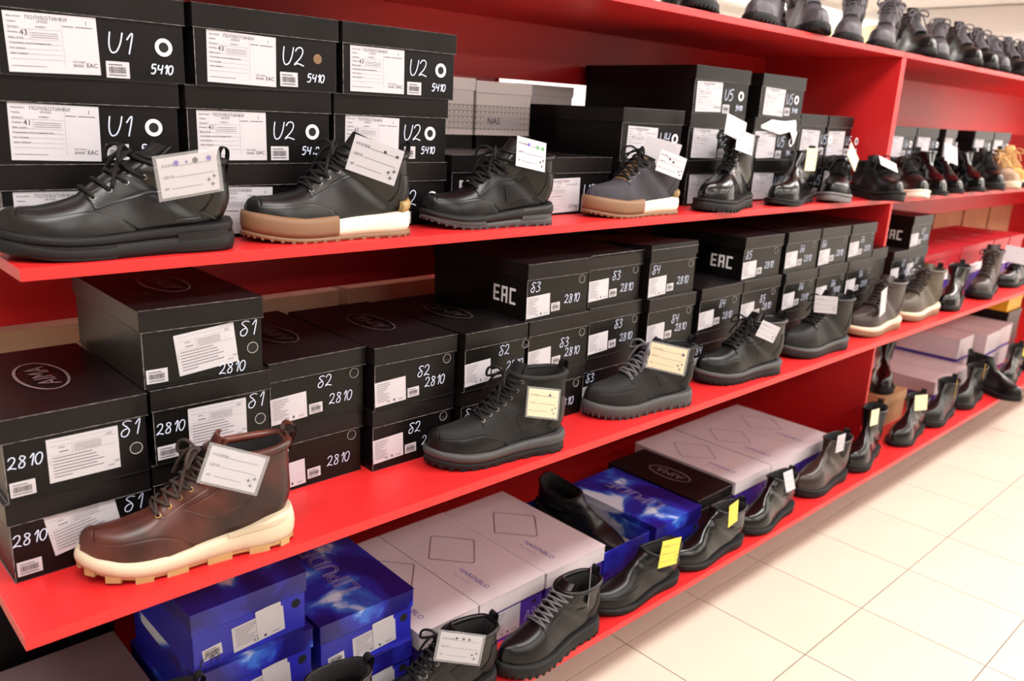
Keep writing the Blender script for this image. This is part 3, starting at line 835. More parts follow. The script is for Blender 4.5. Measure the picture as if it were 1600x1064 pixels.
# the opened blue box
r = empty('opened_shoe_box', (1.335, .11, Z3)); tag(r, 'opened blue shoe box without its lid, grey paper inside', 'shoe box')
add('body', tray_me(.19, .33, .1, .003, BLUEP[2], True), r)
add('paper', box_me(-.09, .09, -.155, .155, .045, .049, pm('grey_tissue', (150, 146, 148), 0.8, bump=0.6, scale=30), 0.002), r)
lipbox('blue ice-print shoe box next to the opened one', 1.435, -.072, Z3, 1, w=.212, lab=False)
r, lo, fy, lx = shoe_box('black shoe box with an oval logo on the bottom shelf', 1.652, -.055, Z3, .185, .34, .12, group=None); aima_lid(r, lo, 0, .34)
harbox('mauve shoe box right of the black one with an oval logo', 1.845, -.06, Z3)
harbox('mauve shoe box second from the right end of the near bottom shelf', 2.06, -.058, Z3)
harbox('mauve shoe box at the right end of the near bottom shelf', 2.272, -.056, Z3)
# farther unit, bottom shelf
r, lo, fy, lx = plainbox('brown cardboard box with a green top beside the red panel', 3.06, .0, Z3, .22, .34, .128, KRAFT, KRAFT, .045, 0)
add('green_patch', box_me(.0, .17, -.13, .02, .0451, .0456, GREENC), lo, (-.06, 0, 0))
G3B = 'mauve boxes in the farther unit'
harb = [(3.52, -.03, 0), (3.735, -.03, 0), (3.955, .035, 0), (3.955, .04, 1), (4.18, -.02, 0), (4.18, -.01, 1), (4.4, .0, 0), (4.4, .0, 1)]
for k, (x, y, t) in enumerate(harb):
    r, lo, fy, lx = plainbox('pale mauve box on the far bottom shelf, %s layer, %s stack from the panel' % (('lowest', 'second', 'third')[t], {3.52: 'first', 3.735: 'second', 3.955: 'third', 4.18: 'fourth', 4.4: 'fifth'}[x]), x, y, Z3 + t * .115, .208, .39, .114, PURPLE, PINKC, .06 if x < 3.6 else .1, (0, 1, -1)[t], G3B)
for t in range(2):
    r, lo, fy, lx = plainbox('black box with white letters on its side at the right edge, %s one' % tier_word(t, 2), 4.62, .03, Z3 + t * .14, .22, .34, .139, BLACKCARD, BLACKLID, .03, 0, 'black boxes at the right edge')
    add('lettering', eac_me(.036), r, (lx + .0024, -.04, .03), (0, 0, -PI / 2))
plainbox('yellow box on top of the black ones at the right edge', 4.61, .04, Z3 + .281, .24, .33, .08, YELLOWC, YELLOWC, .03)

# ------------------------------------------------------------------ shoes
OUT = [(0, 0), (.018, .019), (.07, .030), (.16, .034), (.30, .033), (.45, .038), (.60, .046), (.70, .049), (.80, .0465), (.885, .037), (.95, .0235), (.988, .0085),
       (1.0, -.004), (.985, -.0175), (.935, -.031), (.85, -.041), (.74, -.0455), (.62, -.042), (.48, -.0345), (.32, -.030), (.16, -.033), (.07, -.030), (.018, -.019)]

class Shoe:
    def __init__(s, L=.30, wid=1.0, hF=.11, xF=.42, hB=.10, xB=.01, I=(.54, .096), toeh=.9, wc=.036, t=(.028, .022, .022), spring=.012, dip=.0, flare=.004, vamp=1.0, toepoint=0.0, bulge=0.0):
        s.L = L; s.dip = dip; s.t = t; s.spring = spring; s.flare = flare
        o = catmull(OUT, 5, True)
        o[:, 0] *= L; o[:, 1] *= wid
        if toepoint:
            q = np.clip((o[:, 0] / L - .7) / .3, 0, 1); o[:, 1] *= 1 - toepoint * q * .5
        s.out = o
        # half width & centre line
        xs = np.linspace(.004 * L, .997 * L, 120); hi = []; lo = []
        top = o[o[:, 1] >= -.004 * wid]; top = top[np.argsort(top[:, 0])]
        k = np.argmax(o[:, 0])
        up = o[:k + 1]; dn = o[k:]
        dn = np.vstack([dn, o[:1]])[::-1]
        s.xs = xs
        s.yh = np.interp(xs, up[:, 0], up[:, 1]); s.yl = np.interp(xs, dn[:, 0], dn[:, 1])
        zs = s.zs
        # knots
        F = []; B = []; w = []; yc = []; d = []
        zT = zs(1.0)
        def fw(fx):
            x = fx * L; a = np.interp(x, xs, s.yh); b = np.interp(x, xs, s.yl)
            return max((a - b) / 2 - .0035, .004), (a + b) / 2
        th = toeh
        fk = [(.992, zT + .016 * th), (.968, zT + .031 * th), (.915, zs(.915) + .044 * th), (.82, zs(.82) + .053 * th), (.70, zs(.70) + .066 * th * vamp)]
        bk = [.992, .982, .93, .82, .68, .52, .36, .20, .065]
        iz = I[1] + zs(.45); z4 = fk[4][1]
        for q in (1 / 3, 2 / 3): fk.append((.70 + (I[0] - .70) * q, z4 + (iz - z4) * (q ** 1.05)))
        fk.append((I[0], iz))
        zc = zs(.3) + hF
        for q in (.25, .5, .75, 1.0): fk.append((I[0] + (xF - I[0]) * (q ** .85), iz + (zc - iz) * q))
        zh = zs(.03)
        for i, (fx, fz) in enumerate(fk):
            F.append((fx * L, fz))
            if i <= 8:
                bz = zs(bk[i]) - .004 if i > 0 else zT + .004
                B.append((bk[i] * L, bz)); a, b = fw(bk[i]); w.append(a if i else .007); yc.append(b)
            elif i == 9: B.append((.004 * L, zh + .028)); w.append(.0325 * wid); yc.append(0)
            elif i == 10: B.append(((.004 * .5 + xB * .5) * L - .001, zh + .028 + (hB - .028) * .5)); w.append((.032 * wid + wc) / 2 + bulge); yc.append(0)
            else: B.append((xB * L, zh + hB)); w.append(wc); yc.append(0)
        s.K = np.array([(f[0], f[1], b[0], b[1], ww, c, dd) for f, b, ww, c, dd in zip(F, B, w, yc, (1, 1, 1, 1, 1, .92, .82, .7, .5, .25, .08, 0))])
        s.N = 11.0
    def zb(s, f):
        f = np.asarray(f, float)
        return s.spring * np.clip((f - .68) / .32, 0, 1.05) ** 2 + .003 * np.clip((.07 - f) / .07, 0, 1.1) ** 2
    def zs(s, f):
        f = np.asarray(f, float)
        r = s.zb(f) + np.interp(f, [0, .3, .62, 1.0], [s.t[0], s.t[0] * .55 + s.t[1] * .45, s.t[1], s.t[2]])
        return float(r) if r.ndim == 0 else r
    def knot(s, u):
        u = np.clip(u, 0, s.N); i = np.minimum(np.floor(u).astype(int), 10); t = (u - i)[..., None]
        K = s.K; p0 = K[np.maximum(i - 1, 0)]; p1 = K[i]; p2 = K[i + 1]; p3 = K[np.minimum(i + 2, 11)]
        return 0.5 * ((2 * p1) + (-p0 + p2) * t + (2 * p0 - 5 * p1 + 4 * p2 - p3) * t * t + (-p0 + 3 * p1 - 3 * p2 + p3) * t ** 3)
    def S(s, u, tau, off=0.0):
        u = np.asarray(u, float); tau = np.asarray(tau, float); u, tau = np.broadcast_arrays(u, tau)
        if np.any(off):
            e = 1e-3
            p = s.S(u, tau); pu = s.S(np.minimum(u + e, s.N), tau) - s.S(np.maximum(u - e, 0), tau); pt = s.S(u, np.minimum(tau + e, 1)) - s.S(u, np.maximum(tau - e, -1))
            n = np.cross(pu, pt); n /= (np.linalg.norm(n, axis=-1, keepdims=True) + 1e-12)
            k = s.knot(u); c = np.stack([(k[..., 0] + k[..., 2]) / 2 - s.L / 2, k[..., 5], (k[..., 1] + k[..., 3]) / 2], -1)
            sg = np.sign(np.sum(n * (p - c), -1, keepdims=True)); sg[sg == 0] = 1
            return p + n * sg * np.asarray(off)[..., None] if np.ndim(off) else p + n * sg * off
        k = s.knot(u); t = 1 - np.abs(tau)
        t0 = .26
        ph = np.clip((t - t0) / (1 - t0), 0, 1) * PI / 2
        aD = np.where(t < t0, 0, np.sin(ph) ** .88); bD = np.where(t < t0, t / t0, np.maximum(np.cos(ph), 0) ** .72)
        ex = .5 + .4 * t
        aE = (1 - np.cos(PI * t)) / 2; bE = np.maximum(np.sin(PI * t), 0) ** ex
        d = k[..., 6]; a = d * aD + (1 - d) * aE; b = (d * bD + (1 - d) * bE) * k[..., 4]
        x = k[..., 2] + a * (k[..., 0] - k[..., 2]); z = k[..., 3] + a * (k[..., 1] - k[..., 3])
        z = z - s.dip * np.clip((u - 8) / 3, 0, 1) * np.sin(PI * t) ** 1.5
        y = k[..., 5] + np.sign(tau) * b
        return np.stack([x - s.L / 2, y, z], -1)
    def upper_me(s, mat, nu=72, nj=60):
        us = np.linspace(0, s.N, nu); us = s.N * (np.linspace(0, 1, nu) ** 1.12)
        tj = -1 + 2 * np.arange(nj) / nj
        P = s.S(us[:, None], tj[None, :]).reshape(-1, 3)
        Fc = [(i * nj + j, i * nj + (j + 1) % nj, (i + 1) * nj + (j + 1) % nj, (i + 1) * nj + j) for i in range(nu - 1) for j in range(nj)]
        Fc.append(tuple(range(nj))[::-1])
        return mk('upper', P, Fc, mat, True)
    def lining_me(s, mat, depth=.05):
        nj = 44; tj = -1 + 2 * np.arange(nj) / nj; R = []
        base = s.S(np.full(nj, s.N), tj); c = base.mean(0)
        for k, (sc, dz) in enumerate(((1.0, 0), (.94, .001), (.86, -.004), (.82, -depth * .5), (.8, -depth))):
            R.append((base - c) * [sc, sc, 1] + c + [0, 0, dz])
        V = np.concatenate(R)
        Fc = [(i * nj + j, (i + 1) * nj + j, (i + 1) * nj + (j + 1) % nj, i * nj + (j + 1) % nj) for i in range(4) for j in range(nj)]
        Fc.append(tuple(4 * nj + j for j in range(nj)))
        return mk('lining', V, Fc, mat, True)
    def collar_me(s, mat, r=.005):
        nj = 40; tj = -1 + 2 * np.arange(nj) / nj
        V, Fc = tube_vf(s.S(np.full(nj, s.N - .05), tj), r, 8, True)
        return mk('collar', V, Fc, mat, True)
    def arc_us(s, u0, u1, n):
        uu = np.linspace(u0, u1, 200); p = s.S(uu, np.zeros(200)); d = np.concatenate([[0], np.cumsum(np.linalg.norm(np.diff(p, axis=0), axis=1))])
        return np.interp(np.linspace(0, d[-1], n), d, uu)
    def patch_me(s, uv, mat, off=.0015, n=(14, 14), name='overlay'):
        """uv(p,q)->(u,tau), p,q in 0..1 arrays; raised piece with skirt"""
        a, b = n
        p, q = np.meshgrid(np.linspace(0, 1, a), np.linspace(0, 1, b), indexing='ij')
        u, t = uv(p, q)
        edge = (p == 0) | (p == 1) | (q == 0) | (q == 1)
        P = s.S(u, t, np.where(edge, off * .55, off)).reshape(-1, 3); Q = s.S(u, t, np.full(u.shape, -.0012)).reshape(-1, 3)
        V = np.concatenate([P, Q]); m = a * b
        Fc = [(i * b + j, i * b + j + 1, (i + 1) * b + j + 1, (i + 1) * b + j) for i in range(a - 1) for j in range(b - 1)]
        bd = [(0, j) for j in range(b)] + [(i, b - 1) for i in range(1, a)] + [(a - 1, j) for j in range(b - 2, -1, -1)] + [(i, 0) for i in range(a - 2, 0, -1)]
        ids = [i * b + j for i, j in bd]
        for k in range(len(ids)):
            x, y = ids[k], ids[(k + 1) % len(ids)]; Fc.append((x, y, y + m, x + m))
        me = mk(name, V, Fc, mat, True)
        return me
    def seam_me(s, us, ts, mat, r=.0011, off=.0008):
        us = np.interp(np.linspace(0, 1, 40), np.linspace(0, 1, len(us)), us); ts = np.interp(np.linspace(0, 1, 40), np.linspace(0, 1, len(ts)), ts)
        V, Fc = tube_vf(s.S(us, ts, off), r, 5)
        return mk('seam', V, Fc, mat, True)
    def band_me(s, k0, k1, mat, off=0.0, rng=(0, 1), bulge=.0, name='sole', wave=None, taper=0.0):
        o = s.out; f = o[:, 0] / s.L
        nx = np.roll(o, -1, 0) - np.roll(o, 1, 0); nrm = np.stack([nx[:, 1], -nx[:, 0]], 1); nrm /= np.linalg.norm(nrm, axis=1)[:, None]
        if np.mean(np.sum(nrm * (o - o.mean(0)), 1)) < 0: nrm = -nrm
        idx = np.arange(len(o)); closed = rng[0] <= 0 and rng[1] >= 1
        if not closed:
            ok = (f >= rng[0]) & (f <= rng[1])
            if rng[0] <= 0: idx = np.roll(idx, len(o) // 2)
            idx = idx[ok[idx]]
        zb, zt = s.zb(f), np.array([s.zs(x) for x in f])
        V = []; n = len(idx); lv = 5
        for l in range(lv):
            q = l / (lv - 1); k = k0 + (k1 - k0) * q
            of = s.flare + off + bulge * math.sin(PI * q) - (.0015 if l in (0, lv - 1) else 0) - taper * q
            kk = np.full(len(o), k)
            if wave is not None and l == lv - 1: kk = kk + wave(f)
            P = np.column_stack([o + nrm * of, zb + (zt - zb) * kk])
            V.append(P[idx])
        V = np.concatenate(V); V[:, 0] -= s.L / 2
        Fc = []
        for l in range(lv - 1):
            for i in range(n if closed else n - 1):
                j = (i + 1) % n; Fc.append((l * n + i, l * n + j, (l + 1) * n + j, (l + 1) * n + i))
            if not closed: Fc.append((l * n + n - 1, l * n, (l + 1) * n, (l + 1) * n + n - 1))
        Fc.append(tuple(range(n))[::-1]); Fc.append(tuple((lv - 1) * n + i for i in range(n)))
        me = mk(name, V, Fc, mat, False)
        bm = bmesh.new(); bm.from_mesh(me); bmesh.ops.recalc_face_normals(bm, faces=bm.faces); bm.to_mesh(me); bm.free()
        me.polygons.foreach_set('use_smooth', [len(p.vertices) == 4 for p in me.polygons])
        return me
    def lugs_me(s, mat, step=3, h=.006, off=.001, dep=.014, zoff=-.001, rng=(0, 1)):
        o = s.out; f = o[:, 0] / s.L; n = len(o); V = []; Fc = []
        c = np.array([s.L * .5, 0])
        for i in range(0, n, step):
            if not (rng[0] <= f[i] <= rng[1]): continue
            a = o[i]; b = o[(i + max(1, int(step * .65))) % n]
            t = b - a; L = np.hypot(*t)
            if L < 1e-6: continue
            t = t / L; nn = np.array([t[1], -t[0]])
            if nn @ ((a + b) / 2 - np.array([np.clip((a + b)[0] / 2, s.L * .15, s.L * .8), 0])) < 0: nn = -nn
            z0 = float(s.zb(f[i])) + zoff
            base = len(V)
            for z in (z0, z0 + h):
                for (p, e) in ((a, s.flare + off), (b, s.flare + off), (b, -dep), (a, -dep)):
                    v = p + nn * e; V.append((v[0] - s.L / 2, v[1], z))
            for q in ((0, 1, 2, 3), (4, 5, 6, 7), (0, 1, 5, 4), (1, 2, 6, 5), (2, 3, 7, 6), (3, 0, 4, 7)): Fc.append(tuple(base + k for k in q))
        me = mk('tread', V, Fc, mat)
        bm = bmesh.new(); bm.from_mesh(me); bmesh.ops.recalc_face_normals(bm, faces=bm.faces); bm.to_mesh(me); bm.free()
        return me
    def tongue_me(s, mat, u0=4.4, half=.26, ext=.028, lean=.35):
        rows = []; nj = 11; ts = np.linspace(-half, half, nj)
        us = np.linspace(u0, s.N, 12)
        for u in us: rows.append(s.S(np.full(nj, u), ts, .0012))
        last = rows[-1]; d = s.S(np.array([s.N]), np.array([0.0]))[0] - s.S(np.array([s.N - .6]), np.array([0.0]))[0]
        d = d / np.linalg.norm(d)
        for k in (.35, .7, .92, 1.0):
            sh = 1 - .12 * k * k
            p = last * [1, sh, 1] + d * ext * k + np.array([.012 * lean * k, 0, 0]); rows.append(p)
        m = len(rows); P = np.concatenate(rows); Q = P - np.tile(np.array([.005, 0, .002]), (len(P), 1))
        V = np.concatenate([P, Q]); N = len(P); Fc = []
        for i in range(m - 1):
            for j in range(nj - 1):
                a = i * nj + j; Fc.append((a, a + 1, a + nj + 1, a + nj)); Fc.append((N + a, N + a + nj, N + a + nj + 1, N + a + 1))
        for j in range(nj - 1): a = (m - 1) * nj + j; Fc.append((a, a + 1, N + a + 1, N + a))
        for i in range(m - 1):
            a = i * nj; Fc.append((a, a + nj, N + a + nj, N + a)); b = a + nj - 1; Fc.append((b, b + nj, N + b + nj, N + b))
        me = mk('tongue', V, Fc, mat, True)
        return me
    def lace_me(s, mat, us, te=.2, r=.0021, cross=True, bow=True, bar=True, seed=1):
        V, Fc = [], []; R = random.Random(seed)
        for i, u in enumerate(us):
            if bar and (i == 0 or not cross):
                t = np.linspace(-te, te, 9); V, Fc = tube_vf(s.S(np.full(9, u), t, .004 + .0015 * np.cos(t / te * PI / 2)), r, 6, V=V, F=Fc)
            if cross and i < len(us) - 1:
                for sg in (-1, 1):
                    t = np.linspace(-te * sg, te * sg, 11); uu = np.linspace(u, us[i + 1], 11)
                    V, Fc = tube_vf(s.S(uu, t, .0035 + .0028 * np.cos(t / te * PI / 2) + (.0018 if sg > 0 else 0)), r, 6, V=V, F=Fc)
        if bow:
            c = s.S(np.array([us[-1]]), np.array([0.0]), .009)[0]
            for sg in (-1, 1):
                loop = [c, c + [.012, sg * .018, .012], c + [.022, sg * .034, .006], c + [.024, sg * .036, -.010], c + [.014, sg * .02, -.004], c + [.004, sg * .006, .002]]
                V, Fc = tube_vf(catmull(loop, 5), r, 6, V=V, F=Fc)
                end = [c, c + [.010, sg * .012, .002], c + [.024, sg * .022, -.016], c + [.034, sg * .03, -.040 - .008 * R.random()]]
                V, Fc = tube_vf(catmull(end, 5), r, 6, V=V, F=Fc)
            kn = [c + [0, -.006, 0], c + [.004, 0, .003], c + [0, .006, 0]]
            V, Fc = tube_vf(catmull(kn, 4), r * 2.1, 8, V=V, F=Fc)
        return mk('laces', V, Fc, mat, True)
    def eyelet_mes(s, mat, us, te, r=.0034):
        out = []
        for sg in (-1, 1):
            for u in us:
                p = s.S(np.array([u]), np.array([te * sg]), .0026)[0]; q = s.S(np.array([u]), np.array([te * sg]), .0046)[0]
                n = Vector(q - p).normalized(); a = n.orthogonal().normalized(); b = n.cross(a)
                ring = [Vector(p) + (a * math.cos(k * PI / 6) + b * math.sin(k * PI / 6)) * r for k in range(12)]
                V, Fc = tube_vf(ring, .0009, 5, True)
                out.append(mk('eyelet', V, Fc, mat, True))
        return out
    def pull_me(s, mat, h=.02, w=.008, lean=0.006):
        b = s.S(np.array([s.N]), np.array([1.0]))[0]
        P = catmull([b + [.004, 0, -.012], b + [.003, 0, h * .6], b + [-.004, 0, h], b + [-lean - .004, 0, h * .55], b + [-.004, 0, -.02]], 5)
        V = []; Fc = []
        for p in P: V += [p + [0, -w, 0], p + [0, w, 0]]
        for i in range(len(P) - 1): Fc.append((2 * i, 2 * i + 1, 2 * i + 3, 2 * i + 2))
        n = len(V); V += [v + np.array([.0012, 0, .0012]) for v in V]; Fc += [tuple(n + k for k in f)[::-1] for f in Fc]
        return mk('pull_tab', V, Fc, mat, True)

def sym(fn):
    return [lambda p, q, sg=sg: (lambda ut: (ut[0], sg * ut[1]))(fn(p, q)) for sg in (1, -1)]

def mudguard(lo=.46, ue=4.6, rise=.16):
    # toe overlay: from feather edge up to a curve, running right round the toe
    def uv(p, q):
        sgn = np.where(p < .5, -1, 1); a = np.abs(p - .5) * 2            # 0 at the toe front, 1 at the rear ends
        u = .55 + (ue - .55) * a
        tt = .74 - (.74 - lo) * 0
        upper = lo - rise * (1 - a) ** 1.5 * 0 + .10 * a
        return u, sgn * (.76 + (upper - .76) * q)
    return uv

def mud_uv(ue=4.8, ut=1.7, tt=.44, fe=.745):
    def edge(p, ur, t0, rearu):
        a = np.abs(p - .5) * 2; sg = np.where(p < .5, -1.0, 1.0)
        side = np.clip((a - .34) / .66, 0, 1); front = np.clip(a / .34, 0, 1)
        u = ur + (rearu - ur) * side
        return u, sg * t0 * np.where(a < .34, front, 1.0)
    def uv(p, q):
        ub, tb = edge(p, .25, fe, ue); uq, tq = edge(p, ut, tt, ue * .97)
        a = np.abs(p - .5) * 2
        tq = tq * (1 + .55 * np.clip((a - .7) / .3, 0, 1) ** 2)
        return ub + (uq - ub) * q, tb + (tq - tb) * q
    return uv
def cap_uv(uc=2.2): return lambda p, q: (.12 + (uc + .35 * np.abs(q - .5) * 2 - .12) * p, -.745 + 1.49 * q)
def stay_uv(u0, u1, t0, t1): return lambda p, q: (u0 + (u1 - u0) * p, t0 + (t1 - t0) * q * (1 - .0 * p))
def counter_uv(u0=8.1, u1=10.0, t0=.66): return lambda p, q: (u0 + (u1 - u0) * p, (t0 + .05 * p) + (1 - t0 - .05 * p) * q)
def gore_uv(u0=8.9, c=.47, w0=.10, w1=.34): return lambda p, q: (u0 + (10.98 - u0) * p, c + (q - .5) * (w0 + (w1 - w0) * p ** .8))
def quarter_uv(u0, u1, t0, t1, sk=0.0): return lambda p, q: (u0 + (u1 - u0) * p + sk * q, t0 + (t1 - t0) * q)

STYLES = {}
def build_style(key, sh, o):
    """list of (part name, mesh, label)"""
    P = [('upper', sh.upper_me(o['mat']), o.get('ulabel')), ('lining', sh.lining_me(o.get('lin', LINING), o.get('depth', .05)), None)]
    if o.get('collar'): P.append(('collar', sh.collar_me(o['collar'], o.get('collar_r', .0055)), None))
    for b in o['bands']: P.append((b.get('name', 'outsole'), sh.band_me(b['k'][0], b['k'][1], b['mat'], b.get('off', 0), b.get('rng', (0, 1)), b.get('bulge', 0), b.get('name', 'outsole'), b.get('wave'), b.get('taper', 0)), b.get('label')))
    if o.get('lugs'): l = o['lugs']; P.append(('tread', sh.lugs_me(l[0], *l[1:]), None))
    if o.get('mud'): P.append(('toe_overlay', sh.patch_me(mud_uv(*o.get('mudp', ())), o['mud'], o.get('mudoff', .0021), (72, 14)), None))
    if o.get('cap'): P.append(('toe_cap', sh.patch_me(cap_uv(o.get('capu', 2.2)), o['cap'], .0019, (18, 40)), None))
    if o.get('stay'):
        a = o.get('stayp', (4.55, 10.9, .13, .36))
        for f in sym(stay_uv(*a)): P.append(('eyelet_facing', sh.patch_me(f, o['stay'], .0026, (40, 10)), None))
    if o.get('counter'):
        for f in sym(counter_uv(*o.get('counterp', ()))): P.append(('heel_counter', sh.patch_me(f, o['counter'], .0021, (18, 18)), None))
    if o.get('gore'):
        for f in sym(gore_uv(*o.get('gorep', ()))): P.append(('elastic_gore', sh.patch_me(f, ELASTIC, .0014, (24, 16)), None))
    for qd in o.get('quarters', ()):
        for f in sym(quarter_uv(*qd[1:])): P.append(('side_panel', sh.patch_me(f, qd[0], .0021, (24, 18)), None))
    if o.get('tongue'): P.append(('tongue', sh.tongue_me(o['tongue'], *o.get('tonguep', (4.5, .2, .026, .4))), None))
    if o.get('lace'):
        l = o['lace']; us = sh.arc_us(l['u'][0], l['u'][1], l['n'])
        P.append(('laces', sh.lace_me(l['mat'], us, l.get('te', .24), l.get('r', .0022), l.get('cross', True), l.get('bow', True)), None))
        if l.get('eye'):
            for m in sh.eyelet_mes(l['eye'], us, l.get('te', .24)): P.append(('eyelet', m, None))
    for sm in o.get('seams', ()):
        for sg in (1, -1): P.append(('seam', sh.seam_me(sm[0], [sg * t for t in sm[1]], sm[2] if len(sm) > 2 else o['mat'], *(sm[3:] if len(sm) > 3 else ())), None))
    if o.get('pull'): P.append(('pull_tab', sh.pull_me(o['pull'], *o.get('pullp', ())), None))
    for fn in o.get('extra', ()): P += fn(sh)
    STYLES[key] = P
    return P

def put_shoe(style, name, label, x, y, z, heading, cat='shoe', group=None, roll=(0, 0)):
    r = empty(name, (x, y, z), math.radians(heading))
    r.rotation_euler = (math.radians(roll[0]), math.radians(roll[1]), math.radians(heading))
    tag(r, label, cat, group)
    for nm, me, lab in STYLES[style]:
        o = add(nm, me, r)
        if lab: o['label'] = lab
        if nm == 'tread': o['kind'] = 'stuff'
    return r

# ---- style definitions
def side_blocks(mat, items):
    """raised blocks on the sole's side: (f0, f1, k0, k1)"""
    def fn(sh):
        out = []
        for (f0, f1, k0, k1) in items:
            for sg in (1, -1):
                n = 14; xs = np.linspace(f0, f1, n) * sh.L; ff = np.linspace(f0, f1, n)
                y = np.interp(xs, sh.xs, sh.yh if sg > 0 else sh.yl) + sg * sh.flare
                zb = sh.zb(ff); zt = np.array([sh.zs(v) for v in ff])
                V = []; Fc = []
                for (k, e) in ((k0, -.004), (k0, .0022), (k1, .0022), (k1, -.004)):
                    V += [(xs[i] - sh.L / 2, y[i] + sg * e, zb[i] + (zt[i] - zb[i]) * (k + (.1 * (i / n - .5) if 0 else 0))) for i in range(n)]
                for a in range(3):
                    for i in range(n - 1): Fc.append((a * n + i, a * n + i + 1, (a + 1) * n + i + 1, (a + 1) * n + i))
                Fc.append((0, n, 2 * n, 3 * n)); Fc.append((n - 1, 4 * n - 1, 3 * n - 1, 2 * n - 1))
                me = mk('sole_block', V, Fc, mat)
                bm = bmesh.new(); bm.from_mesh(me); bmesh.ops.recalc_face_normals(bm, faces=bm.faces); bm.to_mesh(me); bm.free()
                out.append(('sole_block', me, None))
        return out
    return fn
def round_logo(mat, uc, tc, ru, rt, off=.0022):
    def fn(sh):
        out = []
        for rr in (1.0, .78):
            n = 28; a = np.linspace(0, 2 * PI, n, endpoint=False)
            V, Fc = tube_vf(sh.S(uc + ru * rr * np.cos(a), -tc + rt * rr * np.sin(a), off * .4), .0009, 5, True)
            out.append(('embossed_ring', mk('embossed_ring', V, Fc, mat, True), None))
        V, Fc = [], []
        for k in np.linspace(-.5, .5, 5):
            a = np.linspace(-.55, .55, 8); V, Fc = tube_vf(sh.S(uc + ru * k * np.ones(8) + ru * .12 * np.sin(a * 9), -tc + rt * a, .0009), .0009, 5, V=V, F=Fc)
        out.append(('embossed_emblem', mk('embossed_emblem', V, Fc, mat, True), None))
        return out
    return fn
def red_script(mat, u0, u1, tc, amp=.02):
    def fn(sh):
        n = 40; q = np.linspace(0, 1, n)
        V, Fc = tube_vf(sh.S(u0 + (u1 - u0) * q, -(tc + amp * np.sin(q * 26) * (1 - .3 * q)), .0026), .0007, 5)
        return [('red_script', mk('red_script', V, Fc, mat, True), 'red stitched script')]
    return fn

ALLB = lambda m, **k: [dict(k=(0, 1), mat=m, bulge=.0012, **k)]
# 1 chunky plain black low shoe
build_style('chunky', Shoe(L=.322, wid=1.08, hF=.105, xF=.40, hB=.092, I=(.545, .082), t=(.046, .034, .032), spring=.014, dip=.006, flare=.006, toeh=.74, vamp=1.04),
    dict(mat=L_BLACK, bands=[dict(k=(0, .62), mat=R_BLACK, bulge=.002, off=.001), dict(k=(.64, 1), mat=R_BLACK, bulge=.001, name='midsole')], mud=L_BLACK, mudp=(5.6, 1.9, .40), stay=L_BLACK, stayp=(4.7, 10.9, .19, .44),
         tongue=L_BLACK, tonguep=(4.9, .22, .035, .5), collar=L_MATTE, counter=L_BLACK, lace=dict(mat=LACE, u=(5.0, 10.2), n=5, te=.29, r=.0032, cross=False, eye=STEEL), pull=LACE,
         quarters=[(L_BLACK, 7.6, 8.6, .46, .70, -.8)], extra=[side_blocks(R_BLACK, [(.02, .28, .1, .78), (.56, .985, .05, .6)])]))
# 2 black with gum toe and white heel
def gumsole():
    return [dict(k=(0, .24), mat=R_GUM, bulge=.001, off=.0015, name='outsole', label='brown gum outsole'), dict(k=(.24, 1.02), mat=R_WHITE, rng=(0, .56), name='midsole', label='white midsole', bulge=.002),
            dict(k=(.24, 1.22), mat=R_GUM, rng=(.5, 1), off=.0018, name='toe_bumper', label='brown gum toe bumper', bulge=.001)]
build_style('gum', Shoe(L=.305, wid=1.03, hF=.122, xF=.40, hB=.105, I=(.545, .09), toeh=.78, t=(.046, .034, .034), spring=.012, dip=.014, flare=.004),
    dict(mat=L_BLACK, bands=gumsole(), lugs=(R_GUM, 3, .005, .003), mud=L_BLACK, mudp=(5.4, 1.9, .42), stay=L_BLACK, stayp=(4.4, 10.8, .17, .36), tongue=L_MATTE, tonguep=(4.3, .2, .035, .6),
         counter=L_BLACK, collar=L_MATTE, lace=dict(mat=LACE, u=(4.7, 9.8), n=6, te=.26, r=.0029, cross=True, eye=STEEL), pull=LACE, extra=[round_logo(L_MATTE, 7.6, .44, .55, .13),
         lambda sh: [('heel_insert', sh.band_me(1.0, 1.45, R_CLEAR, .001, (0, .1), .002, 'heel_insert'), 'translucent amber heel insert')]]))
build_style('gumgrey', Shoe(L=.30, wid=1.03, hF=.118, xF=.40, hB=.100, I=(.545, .088), toeh=.8, t=(.044, .034, .034), spring=.012, dip=.014, flare=.004),
    dict(mat=L_NUBUCK, bands=gumsole(), lugs=(R_GUM, 3, .005, .003), stay=L_NUBUCK, stayp=(4.4, 10.8, .17, .36), tongue=LINTAN, tonguep=(4.3, .2, .035, .6), lin=LINTAN, counter=L_NUBUCK, collar=L_NUBUCK,
         lace=dict(mat=LACE, u=(4.7, 9.8), n=6, te=.26, r=.0027, cross=True, eye=STEEL), extra=[lambda sh: [('heel_insert', sh.band_me(1.0, 1.4, R_CLEAR, .001, (0, .1), .002, 'heel_insert'), 'translucent amber heel insert')]]))
